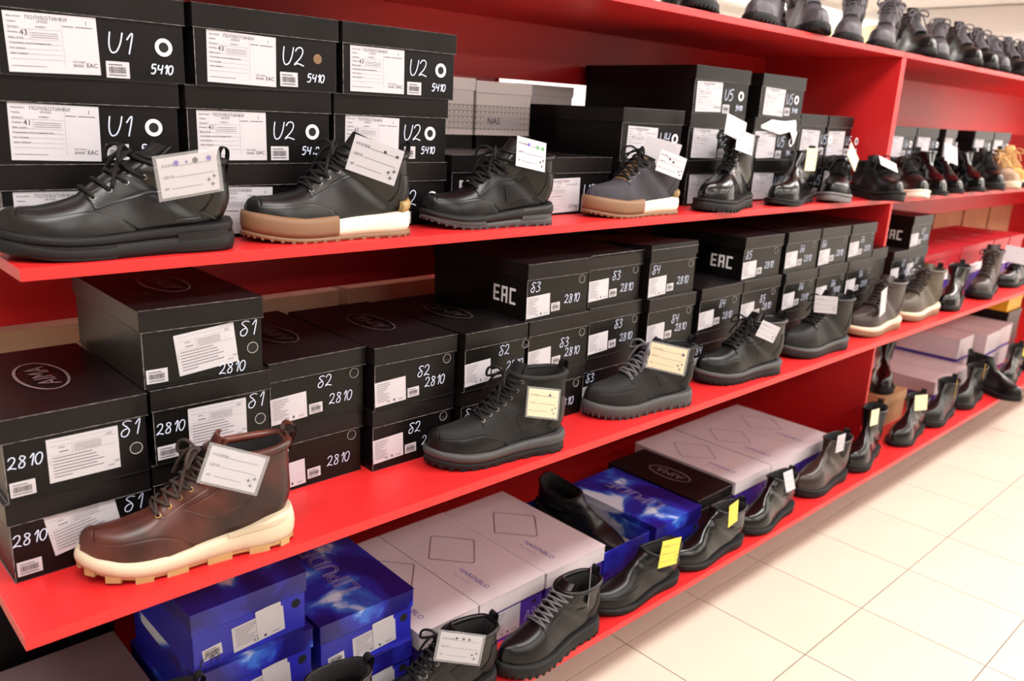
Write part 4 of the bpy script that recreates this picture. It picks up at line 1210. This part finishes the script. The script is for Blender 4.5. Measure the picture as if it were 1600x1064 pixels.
# 3 black sneaker with sculpted sole
build_style('sneaker', Shoe(L=.305, wid=1.02, hF=.118, xF=.40, hB=.10, I=(.545, .088), toeh=.8, t=(.046, .028, .02), spring=.02, dip=.008, flare=.004),
    dict(mat=L_SEMI, bands=[dict(k=(0, .45), mat=R_GREY, bulge=.001), dict(k=(.45, 1), mat=R_BLACK, bulge=.003, name='midsole')], lugs=(R_GREY, 3, .006, .0015), mud=L_SEMI, mudp=(5.4, 1.8, .40), stay=L_BLACK, stayp=(4.4, 10.8, .17, .40),
         tongue=L_MATTE, tonguep=(4.3, .22, .038, .6), counter=L_SEMI, collar=L_MATTE, quarters=[(L_MATTE, 6.6, 8.8, .46, .64, -.6)], lace=dict(mat=LACE, u=(4.6, 9.6), n=6, te=.26, r=.003, cross=True),
         extra=[side_blocks(R_GREY, [(.03, .3, .4, .98), (.62, .97, .35, .7)])]))
# 4 lace boot, glossy, lug sole
build_style('combat', Shoe(L=.29, wid=1.03, hF=.168, xF=.41, hB=.16, I=(.52, .092), t=(.04, .03, .03), spring=.008, flare=.006, toeh=1.0, wc=.041),
    dict(mat=L_GLOSS, bands=[dict(k=(0, .7), mat=R_BLACK, off=.002), dict(k=(.7, 1), mat=R_DARK, off=.001, bulge=.001, name='welt')], lugs=(R_BLACK, 3, .009, .004), cap=None, stay=L_GLOSS, stayp=(5.2, 10.95, .10, .30), tongue=L_SEMI,
         tonguep=(5.2, .16, .012, .1), counter=L_GLOSS, collar=L_SEMI, collar_r=.004, lace=dict(mat=LACE, u=(5.0, 10.6), n=8, te=.19, r=.0024, cross=True, eye=STEEL), seams=[((2.6, 3.4, 5.2), (.62, .5, .3))]))
# chelsea boots
def chelsea(key, mat, hF=.135, sole=None, L=.295, wid=1.0, toeh=1.0, gore=True, toepoint=.1, t=(.03, .018, .016), wc=.04, pull=LACE):
    build_style(key, Shoe(L=L, wid=wid, hF=hF, xF=.42, hB=hF - .005, I=(.53, .088), t=t, spring=.010, flare=.003, toeh=toeh, wc=wc, dip=.006, toepoint=toepoint),
        dict(mat=mat, bands=[dict(k=(0, .7), mat=R_DARK if sole is None else sole), dict(k=(.7, 1), mat=R_BLACK, off=.002, name='welt')], gore=gore, collar=mat, collar_r=.0028, pull=pull, pullp=(.014, .009), seams=[((5.6, 7.0, 8.6), (.30, .42, .66))]))
chelsea('chelsea', L_GLOSS)
chelsea('chelsea_tall', L_GLOSS, hF=.165, t=(.034, .026, .026), toepoint=0)
chelsea('tall_shaft', L_SEMI, hF=.27, t=(.034, .026, .026), toepoint=0, wc=.038)
chelsea('chelsea_brown', L_BRCHEL, hF=.135, t=(.034, .026, .026), toepoint=0, toeh=1.05)
chelsea('chelsea_semi', L_SEMI, hF=.135, t=(.034, .026, .024), toepoint=0.05)
# slip-on loafers with side elastic
build_style('slip', Shoe(L=.312, wid=1.0, hF=.1, xF=.42, hB=.086, I=(.55, .078), toeh=.82, t=(.028, .016, .015), spring=.012, flare=.003, wc=.037, dip=.016, toepoint=.12),
    dict(mat=L_SEMI, bands=[dict(k=(0, .75), mat=R_DARK), dict(k=(.75, 1), mat=R_BLACK, off=.002, name='welt')], collar=L_MATTE, collar_r=.0045, seams=[((1.1, 1.2, 3.0, 5.2), (.0, .40, .46, .50), L_SEMI, .0018), ((6.2, 8.4, 9.6), (.30, .46, .72))],
         quarters=[(ELASTIC, 8.2, 10.9, .30, .42, -.9)]))
build_style('slip_gloss', Shoe(L=.30, wid=1.0, hF=.112, xF=.42, hB=.098, I=(.545, .084), toeh=.84, t=(.030, .018, .016), spring=.012, flare=.003, wc=.037, dip=.012, toepoint=.1),
    dict(mat=L_GLOSS, bands=[dict(k=(0, .75), mat=R_DARK), dict(k=(.75, 1), mat=R_BLACK, off=.002, name='welt')], collar=L_SEMI, collar_r=.004, gore=True, gorep=(8.6, .42, .06, .2), pull=LACE, pullp=(.012, .008),
         seams=[((6.0, 7.6, 8.8), (.24, .40, .70))]))
# derby / oxford low lace shoes
def derby(key, mat, sole, welt, wid=1.0, cap=None, t=(.03, .018, .017), hF=.09, lace=LACE, toepoint=.08, cross=False):
    build_style(key, Shoe(L=.30, wid=wid, hF=hF + .012, xF=.40, hB=hF - .004, I=(.535, .08), toeh=.86, t=t, spring=.012, flare=.004, wc=.037, dip=.012, toepoint=toepoint),
        dict(mat=mat, bands=[dict(k=(0, .72), mat=sole), dict(k=(.72, 1), mat=welt, off=.002, name='welt')], collar=L_MATTE, collar_r=.004, stay=mat, stayp=(4.8, 10.8, .15, .42), tongue=mat, tonguep=(4.8, .18, .025, .4),
             lace=dict(mat=lace, u=(5.0, 10.0), n=6, te=.23, r=.0027, cross=cross), cap=cap, capu=2.6))
derby('derby_grey', L_SEMI, R_LGREY, R_LGREY, wid=1.05, t=(.034, .026, .026))
derby('derby_white', L_BLACK, R_WHITE, R_WHITE, wid=1.05, t=(.032, .026, .026), cross=True)
derby('derby_black', L_BLACK, R_BLACK, R_BLACK, wid=1.05, t=(.036, .03, .03), cross=True)
derby('oxford', L_GLOSS, R_DARK, R_BLACK)
derby('lowlace', L_SEMI, R_DARK, R_BLACK, wid=1.04, t=(.034, .026, .026), hF=.10, cross=True)
# 5 brown boot, cream sole with amber lugs
build_style('brownboot', Shoe(L=.302, wid=1.03, hF=.128, xF=.40, hB=.122, I=(.54, .088), toeh=.84, t=(.046, .027, .022), spring=.020, flare=.004, wc=.039, dip=.006),
    dict(mat=L_BROWN, bands=[dict(k=(.12, 1.0), mat=R_CREAM, bulge=.003, name='midsole', label='cream midsole', wave=lambda f: .22 * np.exp(-((f - .08) / .1) ** 2) + .12 * np.clip((f - .85) / .15, 0, 1)), dict(k=(.02, .2), mat=R_AMBER, off=-.001, name='outsole', label='amber outsole')],
         lugs=(R_AMBER, 7, .011, .001, .02, -.003), mud=L_BROWN, mudp=(5.2, 1.8, .42), stay=L_BROWN, stayp=(4.8, 10.9, .12, .32), tongue=L_BROWN, tonguep=(4.5, .18, .03, .4), collar=L_BROWN, collar_r=.007, pull=L_BROWN, pullp=(.022, .01, .012),
         quarters=[(L_BROWN, 5.9, 8.6, .36, .56, .5)], lace=dict(mat=LACEB, u=(4.7, 10.4), n=7, te=.22, r=.0026, cross=True, eye=BRASS), extra=[red_script(REDINK, 6.3, 7.5, .46), side_blocks(R_CREAM, [(.05, .4, .62, .78), (.03, .34, .9, 1.06)])]))
def laceboot(key, mat, mudm, soleb, hF=.13, lace=LACE, eye=STEEL, t=(.04, .03, .03), cross=True, mud=True, L=.30, extra=(), bow=True, lugs=None, counter=True, toeh=1.05, lin=LINING):
    build_style(key, Shoe(L=L, wid=1.03, hF=hF + .008, xF=.41, hB=hF, I=(.545, .09), t=t, spring=.012, flare=.004, wc=.039, dip=.004, toeh=toeh * .86),
        dict(mat=mat, bands=soleb, lugs=lugs, mud=mudm if mud else None, mudp=(5.4, 1.7, .42), stay=mat, stayp=(4.5, 10.9, .15, .36), tongue=mat, tonguep=(4.5, .19, .03, .4), collar=mat, collar_r=.006, lin=lin, counter=mudm if counter else None,
             quarters=[(mudm, 7.0, 9.4, .44, .60, -.4)] if mud else (), pull=LACE, lace=dict(mat=lace, u=(4.7, 10.4), n=7, te=.23, r=.0027, cross=cross, eye=eye, bow=bow), extra=extra))
laceboot('boot_greysole', L_CHAR, L_SEMI, [dict(k=(0, .5), mat=R_BLACK, bulge=.001), dict(k=(.5, 1.05), mat=R_GREY, bulge=.002, off=.001, name='midsole', label='grey midsole')], lugs=(R_BLACK, 4, .006, .001),
         extra=[lambda sh: [('red_tag', sh.patch_me(lambda p, q: (6.2 + .12 * p, -(.40 + .03 * q)), REDINK, .003, (3, 3), 'red_tag'), 'tiny red tab')]])
laceboot('boot_darksole', L_CHAR, L_MATTE, [dict(k=(0, 1), mat=R_GREY, bulge=.002)], lace=LACEG, lugs=(R_GREY, 3, .012, .0025), hF=.11)
laceboot('boot_black', L_SEMI, L_SEMI, [dict(k=(0, .55), mat=R_BLACK), dict(k=(.55, 1.0), mat=R_GREY, bulge=.002, name='midsole')], lugs=(R_BLACK, 3, .006, .001), hF=.115, eye=None)
laceboot('boot_derby', L_MATTE, L_MATTE, [dict(k=(0, .6), mat=R_BLACK), dict(k=(.6, 1.0), mat=R_GREY, bulge=.001, name='midsole')], hF=.125, mud=False, eye=STEEL, toeh=1.15)
gumboot = [dict(k=(0, .5), mat=R_GUM), dict(k=(.5, 1.0), mat=R_CREAM, bulge=.002, name='midsole', label='pale midsole')]
laceboot('boot_brown_gum', L_DKBROWN, L_DKBROWN, gumboot, lace=LACEB, eye=None, hF=.125, mud=False, toeh=1.1, t=(.045, .034, .03))
laceboot('boot_olive_gum', L_OLIVE, L_OLIVE, gumboot, lace=LACEB, eye=None, hF=.13, mud=False, toeh=1.1, t=(.045, .034, .03))
laceboot('boot_brown_lace', L_DKBROWN, L_DKBROWN, [dict(k=(0, 1), mat=R_DARK, bulge=.001)], lace=LACEB, eye=None, hF=.15, mud=False, toeh=1.0)
laceboot('boot_fur', L_SEMI, L_SEMI, [dict(k=(0, 1), mat=R_BLACK, bulge=.001)], lace=LACE, eye=None, hF=.115, mud=False, lin=FUR)
laceboot('boot_beige', L_BEIGE, L_BEIGE, [dict(k=(0, 1), mat=R_CREAM, bulge=.001)], lace=LACET, eye=None, hF=.10, mud=False)
laceboot('boot_tan', L_TAN, L_TAN, [dict(k=(0, .6), mat=R_DARK), dict(k=(.6, 1), mat=R_CREAM, name='midsole')], lace=LACET, eye=BRASS, hF=.125, mud=False)
laceboot('boot_low3', L_SEMI, L_MATTE, [dict(k=(0, 1), mat=R_BLACK, bulge=.001)], lace=LACE, eye=STEEL, hF=.106, mud=True, lugs=(R_BLACK, 3, .006, .001))
laceboot('boot_low4', L_SEMI, L_MATTE, [dict(k=(0, 1), mat=R_BLACK, bulge=.002)], lace=LACEG, eye=None, hF=.1, mud=False, lugs=(R_BLACK, 3, .01, .002), bow=False, L=.305)
def topboot(key, mat, hF, lace, wc=.043, seams=()):
    build_style(key, Shoe(L=.29, wid=1.03, hF=hF, xF=.40, hB=hF - .01, I=(.52, .094), t=(.03, .022, .022), spring=.01, flare=.004, wc=wc, toeh=.95, dip=.0),
        dict(mat=mat, bands=[dict(k=(0, 1), mat=R_BLACK)], lugs=(R_BLACK, 3, .008, .002), stay=mat, stayp=(4.7, 10.95, .12, .3), tongue=mat, tonguep=(4.7, .15, .03, .2), collar=mat, collar_r=.005, depth=.08,
             lace=dict(mat=lace, u=(4.9, 10.4), n=8, te=.2, r=.0028, cross=True, eye=STEEL), cap=mat, capu=2.4, seams=[((9.6, 9.6), (.25, .98)), ((10.2, 10.2), (.25, .98))] + list(seams)))
topboot('army_grey', L_GREYBOOT, .145, LACEG)
topboot('army_black', L_SEMI, .135, LACEG)
topboot('army_fur', L_GREYBOOT, .125, LACEG)

# ---- upper shelf
G = 'display shoes on the upper shelf'
put_shoe('chunky', 'low_shoe', 'large plain black leather low shoe with a chunky sole, leftmost on the upper shelf', .155, .066, Z1, 175, group=G)
put_shoe('gum', 'low_shoe', 'black low shoe with brown gum toe bumper and white heel', .515, .066, Z1, 173, group=G)
put_shoe('sneaker', 'sneaker', 'black leather sneaker with sculpted dark grey sole', .898, .066, Z1, 170, group=G)
put_shoe('gumgrey', 'low_shoe', 'grey nubuck low shoe with brown gum and white sole', 1.375, .064, Z1, 175, group=G)
put_shoe('combat', 'lace_boot', 'glossy black lace-up boot with lug sole beside the grey nubuck shoe', 1.77, .05, Z1, 192, 'boot', G)
put_shoe('chelsea', 'chelsea_boot', 'polished black elastic-sided boot in front of the torn box', 2.14, .05, Z1, 190, 'boot', G)
put_shoe('derby_grey', 'derby_shoe', 'black lace shoe with a light grey sole on the upper shelf', 2.43, .045, Z1, 202, group=G)
put_shoe('derby_black', 'derby_shoe', 'black lace shoe left of the double red panel', 2.668, .012, Z1, 232, group=G)
put_shoe('derby_white', 'derby_shoe', 'black lace shoe with a white edged sole right of the red panel', 2.955, .03, Z1, 226, group=G)
put_shoe('chelsea', 'ankle_shoe', 'polished black ankle shoe next to the white-soled lace shoe', 3.19, .04, Z1, 222, group=G)
put_shoe('slip_gloss', 'ankle_shoe', 'polished black ankle shoe holding a white card in the farther unit', 3.39, .05, Z1, 222, group=G)
put_shoe('chelsea', 'ankle_shoe', 'polished black ankle shoe just right of the white card', 3.64, .05, Z1, 222, group=G)
put_shoe('boot_fur', 'lace_boot', 'black lace-up boot with grey fur collar in the farther unit', 3.87, .05, Z1, 222, 'boot', G)
put_shoe('boot_beige', 'low_shoe', 'beige suede lace shoe in the farther unit', 4.09, .05, Z1, 222, group=G)
put_shoe('boot_tan', 'lace_boot', 'tan lace-up boot at the right edge of the upper shelf', 4.27, .065, Z1, 222, 'boot', G)
# ---- middle shelf
G = 'display boots on the middle shelf'
put_shoe('brownboot', 'lace_boot', 'burnished brown leather boot with cream sole, nearest on the middle shelf', .168, -.098, Z2 + .003, 167, 'boot', G)
put_shoe('boot_greysole', 'lace_boot', 'black nubuck lace-up boot with a two-tone grey sole and red tab', .798, -.098, Z2, 165, 'boot', G)
put_shoe('boot_darksole', 'lace_boot', 'charcoal lace-up boot with grey laces and ribbed grey sole', 1.262, -.096, Z2, 165, 'boot', G)
put_shoe('boot_black', 'lace_boot', 'black leather lace-up boot with a curved grey midsole', 1.70, -.1, Z2, 168, 'boot', G)
put_shoe('boot_derby', 'lace_boot', 'black round-toed lace boot with a card standing in it', 2.135, -.1, Z2, 172, 'boot', G)
put_shoe('boot_brown_gum', 'lace_boot', 'dark brown lace boot with pale gum sole before the red panel', 2.575, -.093, Z2, 176, 'boot', G)
put_shoe('boot_olive_gum', 'lace_boot', 'olive lace boot with pale gum sole past the red panel', 2.957, -.085, Z2, 176, 'boot', G)
put_shoe('chelsea', 'chelsea_boot', 'polished black elastic-sided boot next to the olive boot', 3.30, -.09, Z2, 190, 'boot', G)
put_shoe('boot_brown_lace', 'lace_boot', 'tall dark brown lace boot in front of the crimson boxes', 3.69, -.088, Z2, 186, 'boot', G)
put_shoe('oxford', 'derby_shoe', 'polished black lace shoe under the white card at the right edge', 4.12, -.08, Z2, 176, group=G)
# ---- bottom shelf
G = 'display shoes on the bottom shelf'
put_shoe('tall_shaft', 'tall_boot', 'black boot of which only the top rim shows in front of the blue stack', .01, -.115, Z3, 175, 'boot', G)
put_shoe('chelsea_tall', 'tall_boot', 'black boot with its top just peeking up in front of the shorter blue stack', .318, -.125, Z3, 175, 'boot', G)
put_shoe('boot_low3', 'lace_boot', 'black lace-up boot with a plastic-sleeved tag on the bottom shelf', .63, -.12, Z3, 174, 'boot', G)
put_shoe('boot_low4', 'lace_shoe', 'black lace shoe with dark laces, toe toward the camera on the bottom shelf', .947, -.145, Z3, 181, group=G)
put_shoe('slip', 'slip_on_shoe', 'black slip-on shoe with the large yellow tag', 1.278, -.128, Z3, 176, group=G)
put_shoe('slip_gloss', 'slip_on_shoe', 'black slip-on shoe with the narrow yellow tag', 1.60, -.128, Z3, 176, group=G)
put_shoe('slip_gloss', 'slip_on_shoe', 'polished black slip-on shoe with a white tag', 1.925, -.125, Z3, 182, group=G)
put_shoe('chelsea_brown', 'chelsea_boot', 'dark brown elastic-sided ankle boot on the bottom shelf', 2.305, -.112, Z3, 178, 'boot', G)
put_shoe('chelsea_tall', 'tall_boot', 'tall polished black boot by the red panel on the bottom shelf', 2.64, -.105, Z3, 188, 'boot', G)
put_shoe('chelsea', 'chelsea_boot', 'polished black boot with a cream tag past the red panel', 3.03, -.11, Z3, 184, 'boot', G)
put_shoe('chelsea_semi', 'chelsea_boot', 'black boot standing third from the end in the farther unit', 3.36, -.108, Z3, 182, 'boot', G)
put_shoe('chelsea_semi', 'chelsea_boot', 'black boot under the edge of the mauve boxes in the farther unit', 3.72, -.105, Z3, 182, 'boot', G)
put_shoe('chelsea_semi', 'chelsea_boot', 'black boot overhanging the floor edge with its toe outward', 3.985, -.13, Z3, 250, 'boot', G)
put_shoe('chelsea', 'chelsea_boot', 'polished black boot with a yellow tag far down the bottom shelf', 4.33, -.1, Z3, 184, 'boot', G)
put_shoe('chelsea_semi', 'chelsea_boot', 'black boot at the right edge of the bottom shelf', 4.70, -.1, Z3, 184, 'boot', G)
put_shoe('chelsea_tall', 'tall_boot', 'black boot standing on the cardboard box by the red panel', 3.21, .09, Z3 + .1285, 205, 'boot', G)
put_shoe('slip', 'slip_on_shoe', 'black slip-on shoe lying tilted in the opened blue box', 1.345, .12, Z3 + .05, 278, roll=(12, 14))
# ---- top board
G = 'boots on the top board'
top = [('army_grey', 1.2, .17, 205), ('army_black', 1.44, .17, 215), ('army_grey', 1.67, .13, 212), ('army_black', 1.86, .36, 215), ('army_grey', 2.0, .13, 200), ('army_grey', 2.22, .12, 225), ('army_black', 2.42, .34, 225), ('army_grey', 2.55, .14, 202), ('army_grey', 2.80, .13, 197),
       ('army_black', 3.08, .14, 228), ('army_fur', 3.30, .14, 205), ('army_black', 3.56, .14, 228), ('army_black', 3.80, .15, 225), ('army_fur', 3.98, .15, 220), ('army_black', 4.22, .15, 228), ('army_black', 4.44, .15, 228), ('army_grey', 4.68, .15, 230)]
for k, (st, x, y, hd) in enumerate(top):
    nth = ORD[k] if k < 13 else ('fourteenth', 'fifteenth', 'sixteenth', 'seventeenth')[k - 13]
    put_shoe(st, 'lace_boot', '%s high lace-up boot on the top board, %s from the left' % ('grey-black' if 'grey' in st or 'fur' in st else 'black', nth), x, y, ZT, hd, 'boot', G)

# ------------------------------------------------------------------ price tags
def star_v(cx, cz, r):
    V = []
    for k in range(8):
        a = PI / 4 * k; rr = r if k % 2 == 0 else r * .28
        V.append((cx + rr * math.cos(a), 0, cz + rr * math.sin(a)))
    return V
def tag_print(w, h):
    key = ('tp', round(w, 3), round(h, 3))
    if key in CACHE: return CACHE[key]
    V, F = [], []
    for (cx, cz) in ((.32, -.2), (.42, -.13), (.38, -.33)):
        b = len(V); V += star_v(cx * w, cz * h, .055 * w); F.append(tuple(b + k for k in range(8)))
    st = mk('stars', V, F, INK)
    ln = flat_rects([(-.22 * w, z * h, .42 * w, (z + .012) * h) for z in (.26, -.02)] + [(-.32 * w, -.3 * h, .2 * w, -.288 * h)], INKL, key + ('l',))
    P = [(st, T0(0, 0)), (ln, T0(0, 0)), (text_me('РАЗМЕР', .07 * w, INK), T(-.44 * w, .26 * h)), (text_me('ЦЕНА', .07 * w, INK), T(-.44 * w, -.02 * h)), (text_me('№', .07 * w, INK), T(-.44 * w, -.32 * h))]
    me = join_me('tag_print', P); CACHE[key] = me
    return me
def price_tag(label, c, w, h, yaw, tilt, roll, paper=WHITEP, sleeve=False, marks=None, prn=True):
    M = Matrix.Rotation(math.radians(yaw), 4, 'Z') @ Matrix.Rotation(math.radians(tilt), 4, 'X') @ Matrix.Rotation(math.radians(roll), 4, 'Y')
    r = empty('price_tag', c); r.rotation_euler = M.to_euler()
    tag(r, label, 'price tag', 'price tags')
    k = .93 if sleeve else 1.0
    add('card', box_me(-w / 2 * k, w / 2 * k, -.0004, .0004, -h / 2 * k, h / 2 * k, paper), r)
    if prn: add('print', tag_print(w * k, h * k), r, (0, -.0008, 0))
    if sleeve: add('plastic_sleeve', box_me(-w / 2 * 1.04, w / 2 * 1.04, -.0016, .0012, -h / 2 * 1.04, h / 2 * 1.06, SLEEVE), r)
    if marks:
        for (mx, mz, mr, mm) in marks: add('ink_blot', disc_me(mr * w, mm), r, (mx * w, -.001, mz * h))
    return r
price_tag('sleeved white price card on the leftmost black shoe', (0.227, -0.024, 1.237), .092, .064, -3, 12, -9, sleeve=True, marks=[(-.18, .32, .04, PURPMARK), (.12, .32, .045, INKD), (.34, .32, .04, PURPMARK), (-.02, .31, .02, PURPMARK)])
price_tag('white price card on the gum-soled black shoe', (0.554, -0.019, 1.256), .09, .062, -48, -6, 16, marks=[(.15, .3, .03, INK), (.4, .28, .03, INK)])
price_tag('white price card on the black sneaker', (0.940, -0.011, 1.266), .083, .060, 0, -10, 10, marks=[(-.1, .3, .04, PURPMARK), (.2, .27, .05, GREENMARK), (.38, .27, .05, GREENMARK)])
price_tag('front white price card on the grey nubuck shoe', (1.412, -0.018, 1.243), .076, .053, -23, -8, 17, marks=[(-.1, .2, .04, INK), (.05, .12, .04, INK)])
price_tag('rear blank white card in the grey nubuck shoe', (1.422, 0.023, 1.268), .09, .062, -40, 0, 12, prn=False)
price_tag('white price card on the glossy lace-up boot', (1.754, -0.004, 1.298), .075, .055, -5, -8, 12)
price_tag('folded white paper in the top of the glossy lace-up boot', (1.760, 0.034, 1.334), .072, .060, -14, -18, 20, prn=False)
price_tag('narrow cream tag on the polished boot near the torn box', (2.101, -0.022, 1.253), .044, .066, -15, 0, 0, CTAG)
price_tag('slanting white card on the light grey soled shoe', (2.393, -0.013, 1.260), .088, .05, 4, -6, 38, CTAG, prn=False)
price_tag('thin pale card slipped in the lace shoe by the panel', (2.652, -0.022, 1.236), .08, .04, -10, -40, 25, WHITEC, prn=False)
price_tag('blank white card in the farther unit on the upper shelf', (3.145, -0.045, 1.273), .085, .07, -10, -20, 14, prn=False)
price_tag('sleeved white price card on the burnished brown boot', (0.202, -0.184, 0.833), .083, .058, -24, -6, 20, sleeve=True)
price_tag('square cream price card on the two-tone grey soled boot', (0.848, -0.175, 0.794), .064, .06, -50, -6, 1, CTAG, sleeve=True, marks=[(.2, .3, .04, INKD)])
price_tag('sleeved price card on the charcoal boot with grey laces', (1.265, -0.167, 0.814), .091, .064, -62, 0, 5, CTAG, sleeve=True, marks=[(.38, .25, .04, INKD)])
price_tag('small white card on the boot with curved grey midsole', (1.715, -0.167, 0.812), .06, .046, -30, 0, 22)
price_tag('white card standing in the round-toed black boot', (2.075, -0.147, 0.838), .064, .052, -68, 0, -3)
price_tag('white card edge-on at the dark brown gum-soled boot', (2.522, -0.136, 0.790), .066, .09, 8, -2, -8, prn=False)
price_tag('white card in the shoe at the right edge of the middle shelf', (4.014, -0.108, 0.824), .11, .075, -66, 0, 6, prn=False)
price_tag('sleeved price card with dark print on the bottom shelf boot', (0.644, -0.185, 0.331), .09, .063, -37, -5, 9, sleeve=True, marks=[(-.1, .32, .03, INKD), (.05, .32, .03, INKD), (.18, .32, .03, INKD)])
price_tag('thin white card edge-on at the black lace shoe', (1.040, -0.176, 0.306), .03, .085, 40, 0, 4, prn=False)
price_tag('large yellow tag on the black slip-on shoe', (1.285, -0.219, 0.325), .064, .074, -9, 2, 4, YTAG)
price_tag('narrow yellow tag on the next black slip-on shoe', (1.568, -0.218, 0.340), .046, .066, 2, 0, -7, YTAG)
price_tag('white tag on the polished slip-on shoe', (1.896, -0.202, 0.336), .042, .06, -9, -16, -5)
price_tag('white tag on the brown elastic-sided boot', (2.226, -0.196, 0.371), .042, .06, -9, 0, -2)
price_tag('pale tag on the tall black boot by the red panel', (2.520, -0.175, 0.387), .044, .058, -10, -2, -1, CTAG)
price_tag('cream tag on the first boot past the red panel', (2.930, -0.179, 0.355), .05, .062, -38, -2, -6, CTAG)
price_tag('green-yellow tag on the third boot from the end', (3.302, -0.178, 0.338), .03, .07, 20, 0, 0, YTAG, prn=False)
price_tag('green-yellow tag on the boot under the mauve boxes', (3.652, -0.173, 0.347), .03, .06, 20, 0, 0, YTAG, prn=False)
price_tag('yellow tag on the farthest polished boot', (4.301, -0.167, 0.336), .05, .06, -30, 0, 0, YTAG, prn=False)

# ------------------------------------------------------------------ crumpled tissue in the leftmost shoe
def crumple(name, label, loc, size, mat, seed):
    bm = bmesh.new(); bmesh.ops.create_icosphere(bm, subdivisions=3, radius=1.0)
    rr = random.Random(seed)
    for v in bm.verts:
        k = 1 + .16 * math.sin(7 * v.co.x + 3 * v.co.z) + .12 * math.sin(9 * v.co.y - 5 * v.co.x) + rr.uniform(-.06, .06)
        v.co = Vector((v.co.x * size[0] * k, v.co.y * size[1] * k, v.co.z * size[2] * k))
    me = bpy.data.meshes.new(name); bm.to_mesh(me); bm.free(); me.materials.append(mat)
    o = add(name, me, None, loc); tag(o, label, 'tissue paper')
crumple('tissue_paper', 'crumpled white tissue stuffed in the leftmost black shoe', (.232, .062, 1.236), (.045, .024, .017), pm('white_tissue', (206, 203, 206), 0.8, bump=0.5, scale=60), 4)
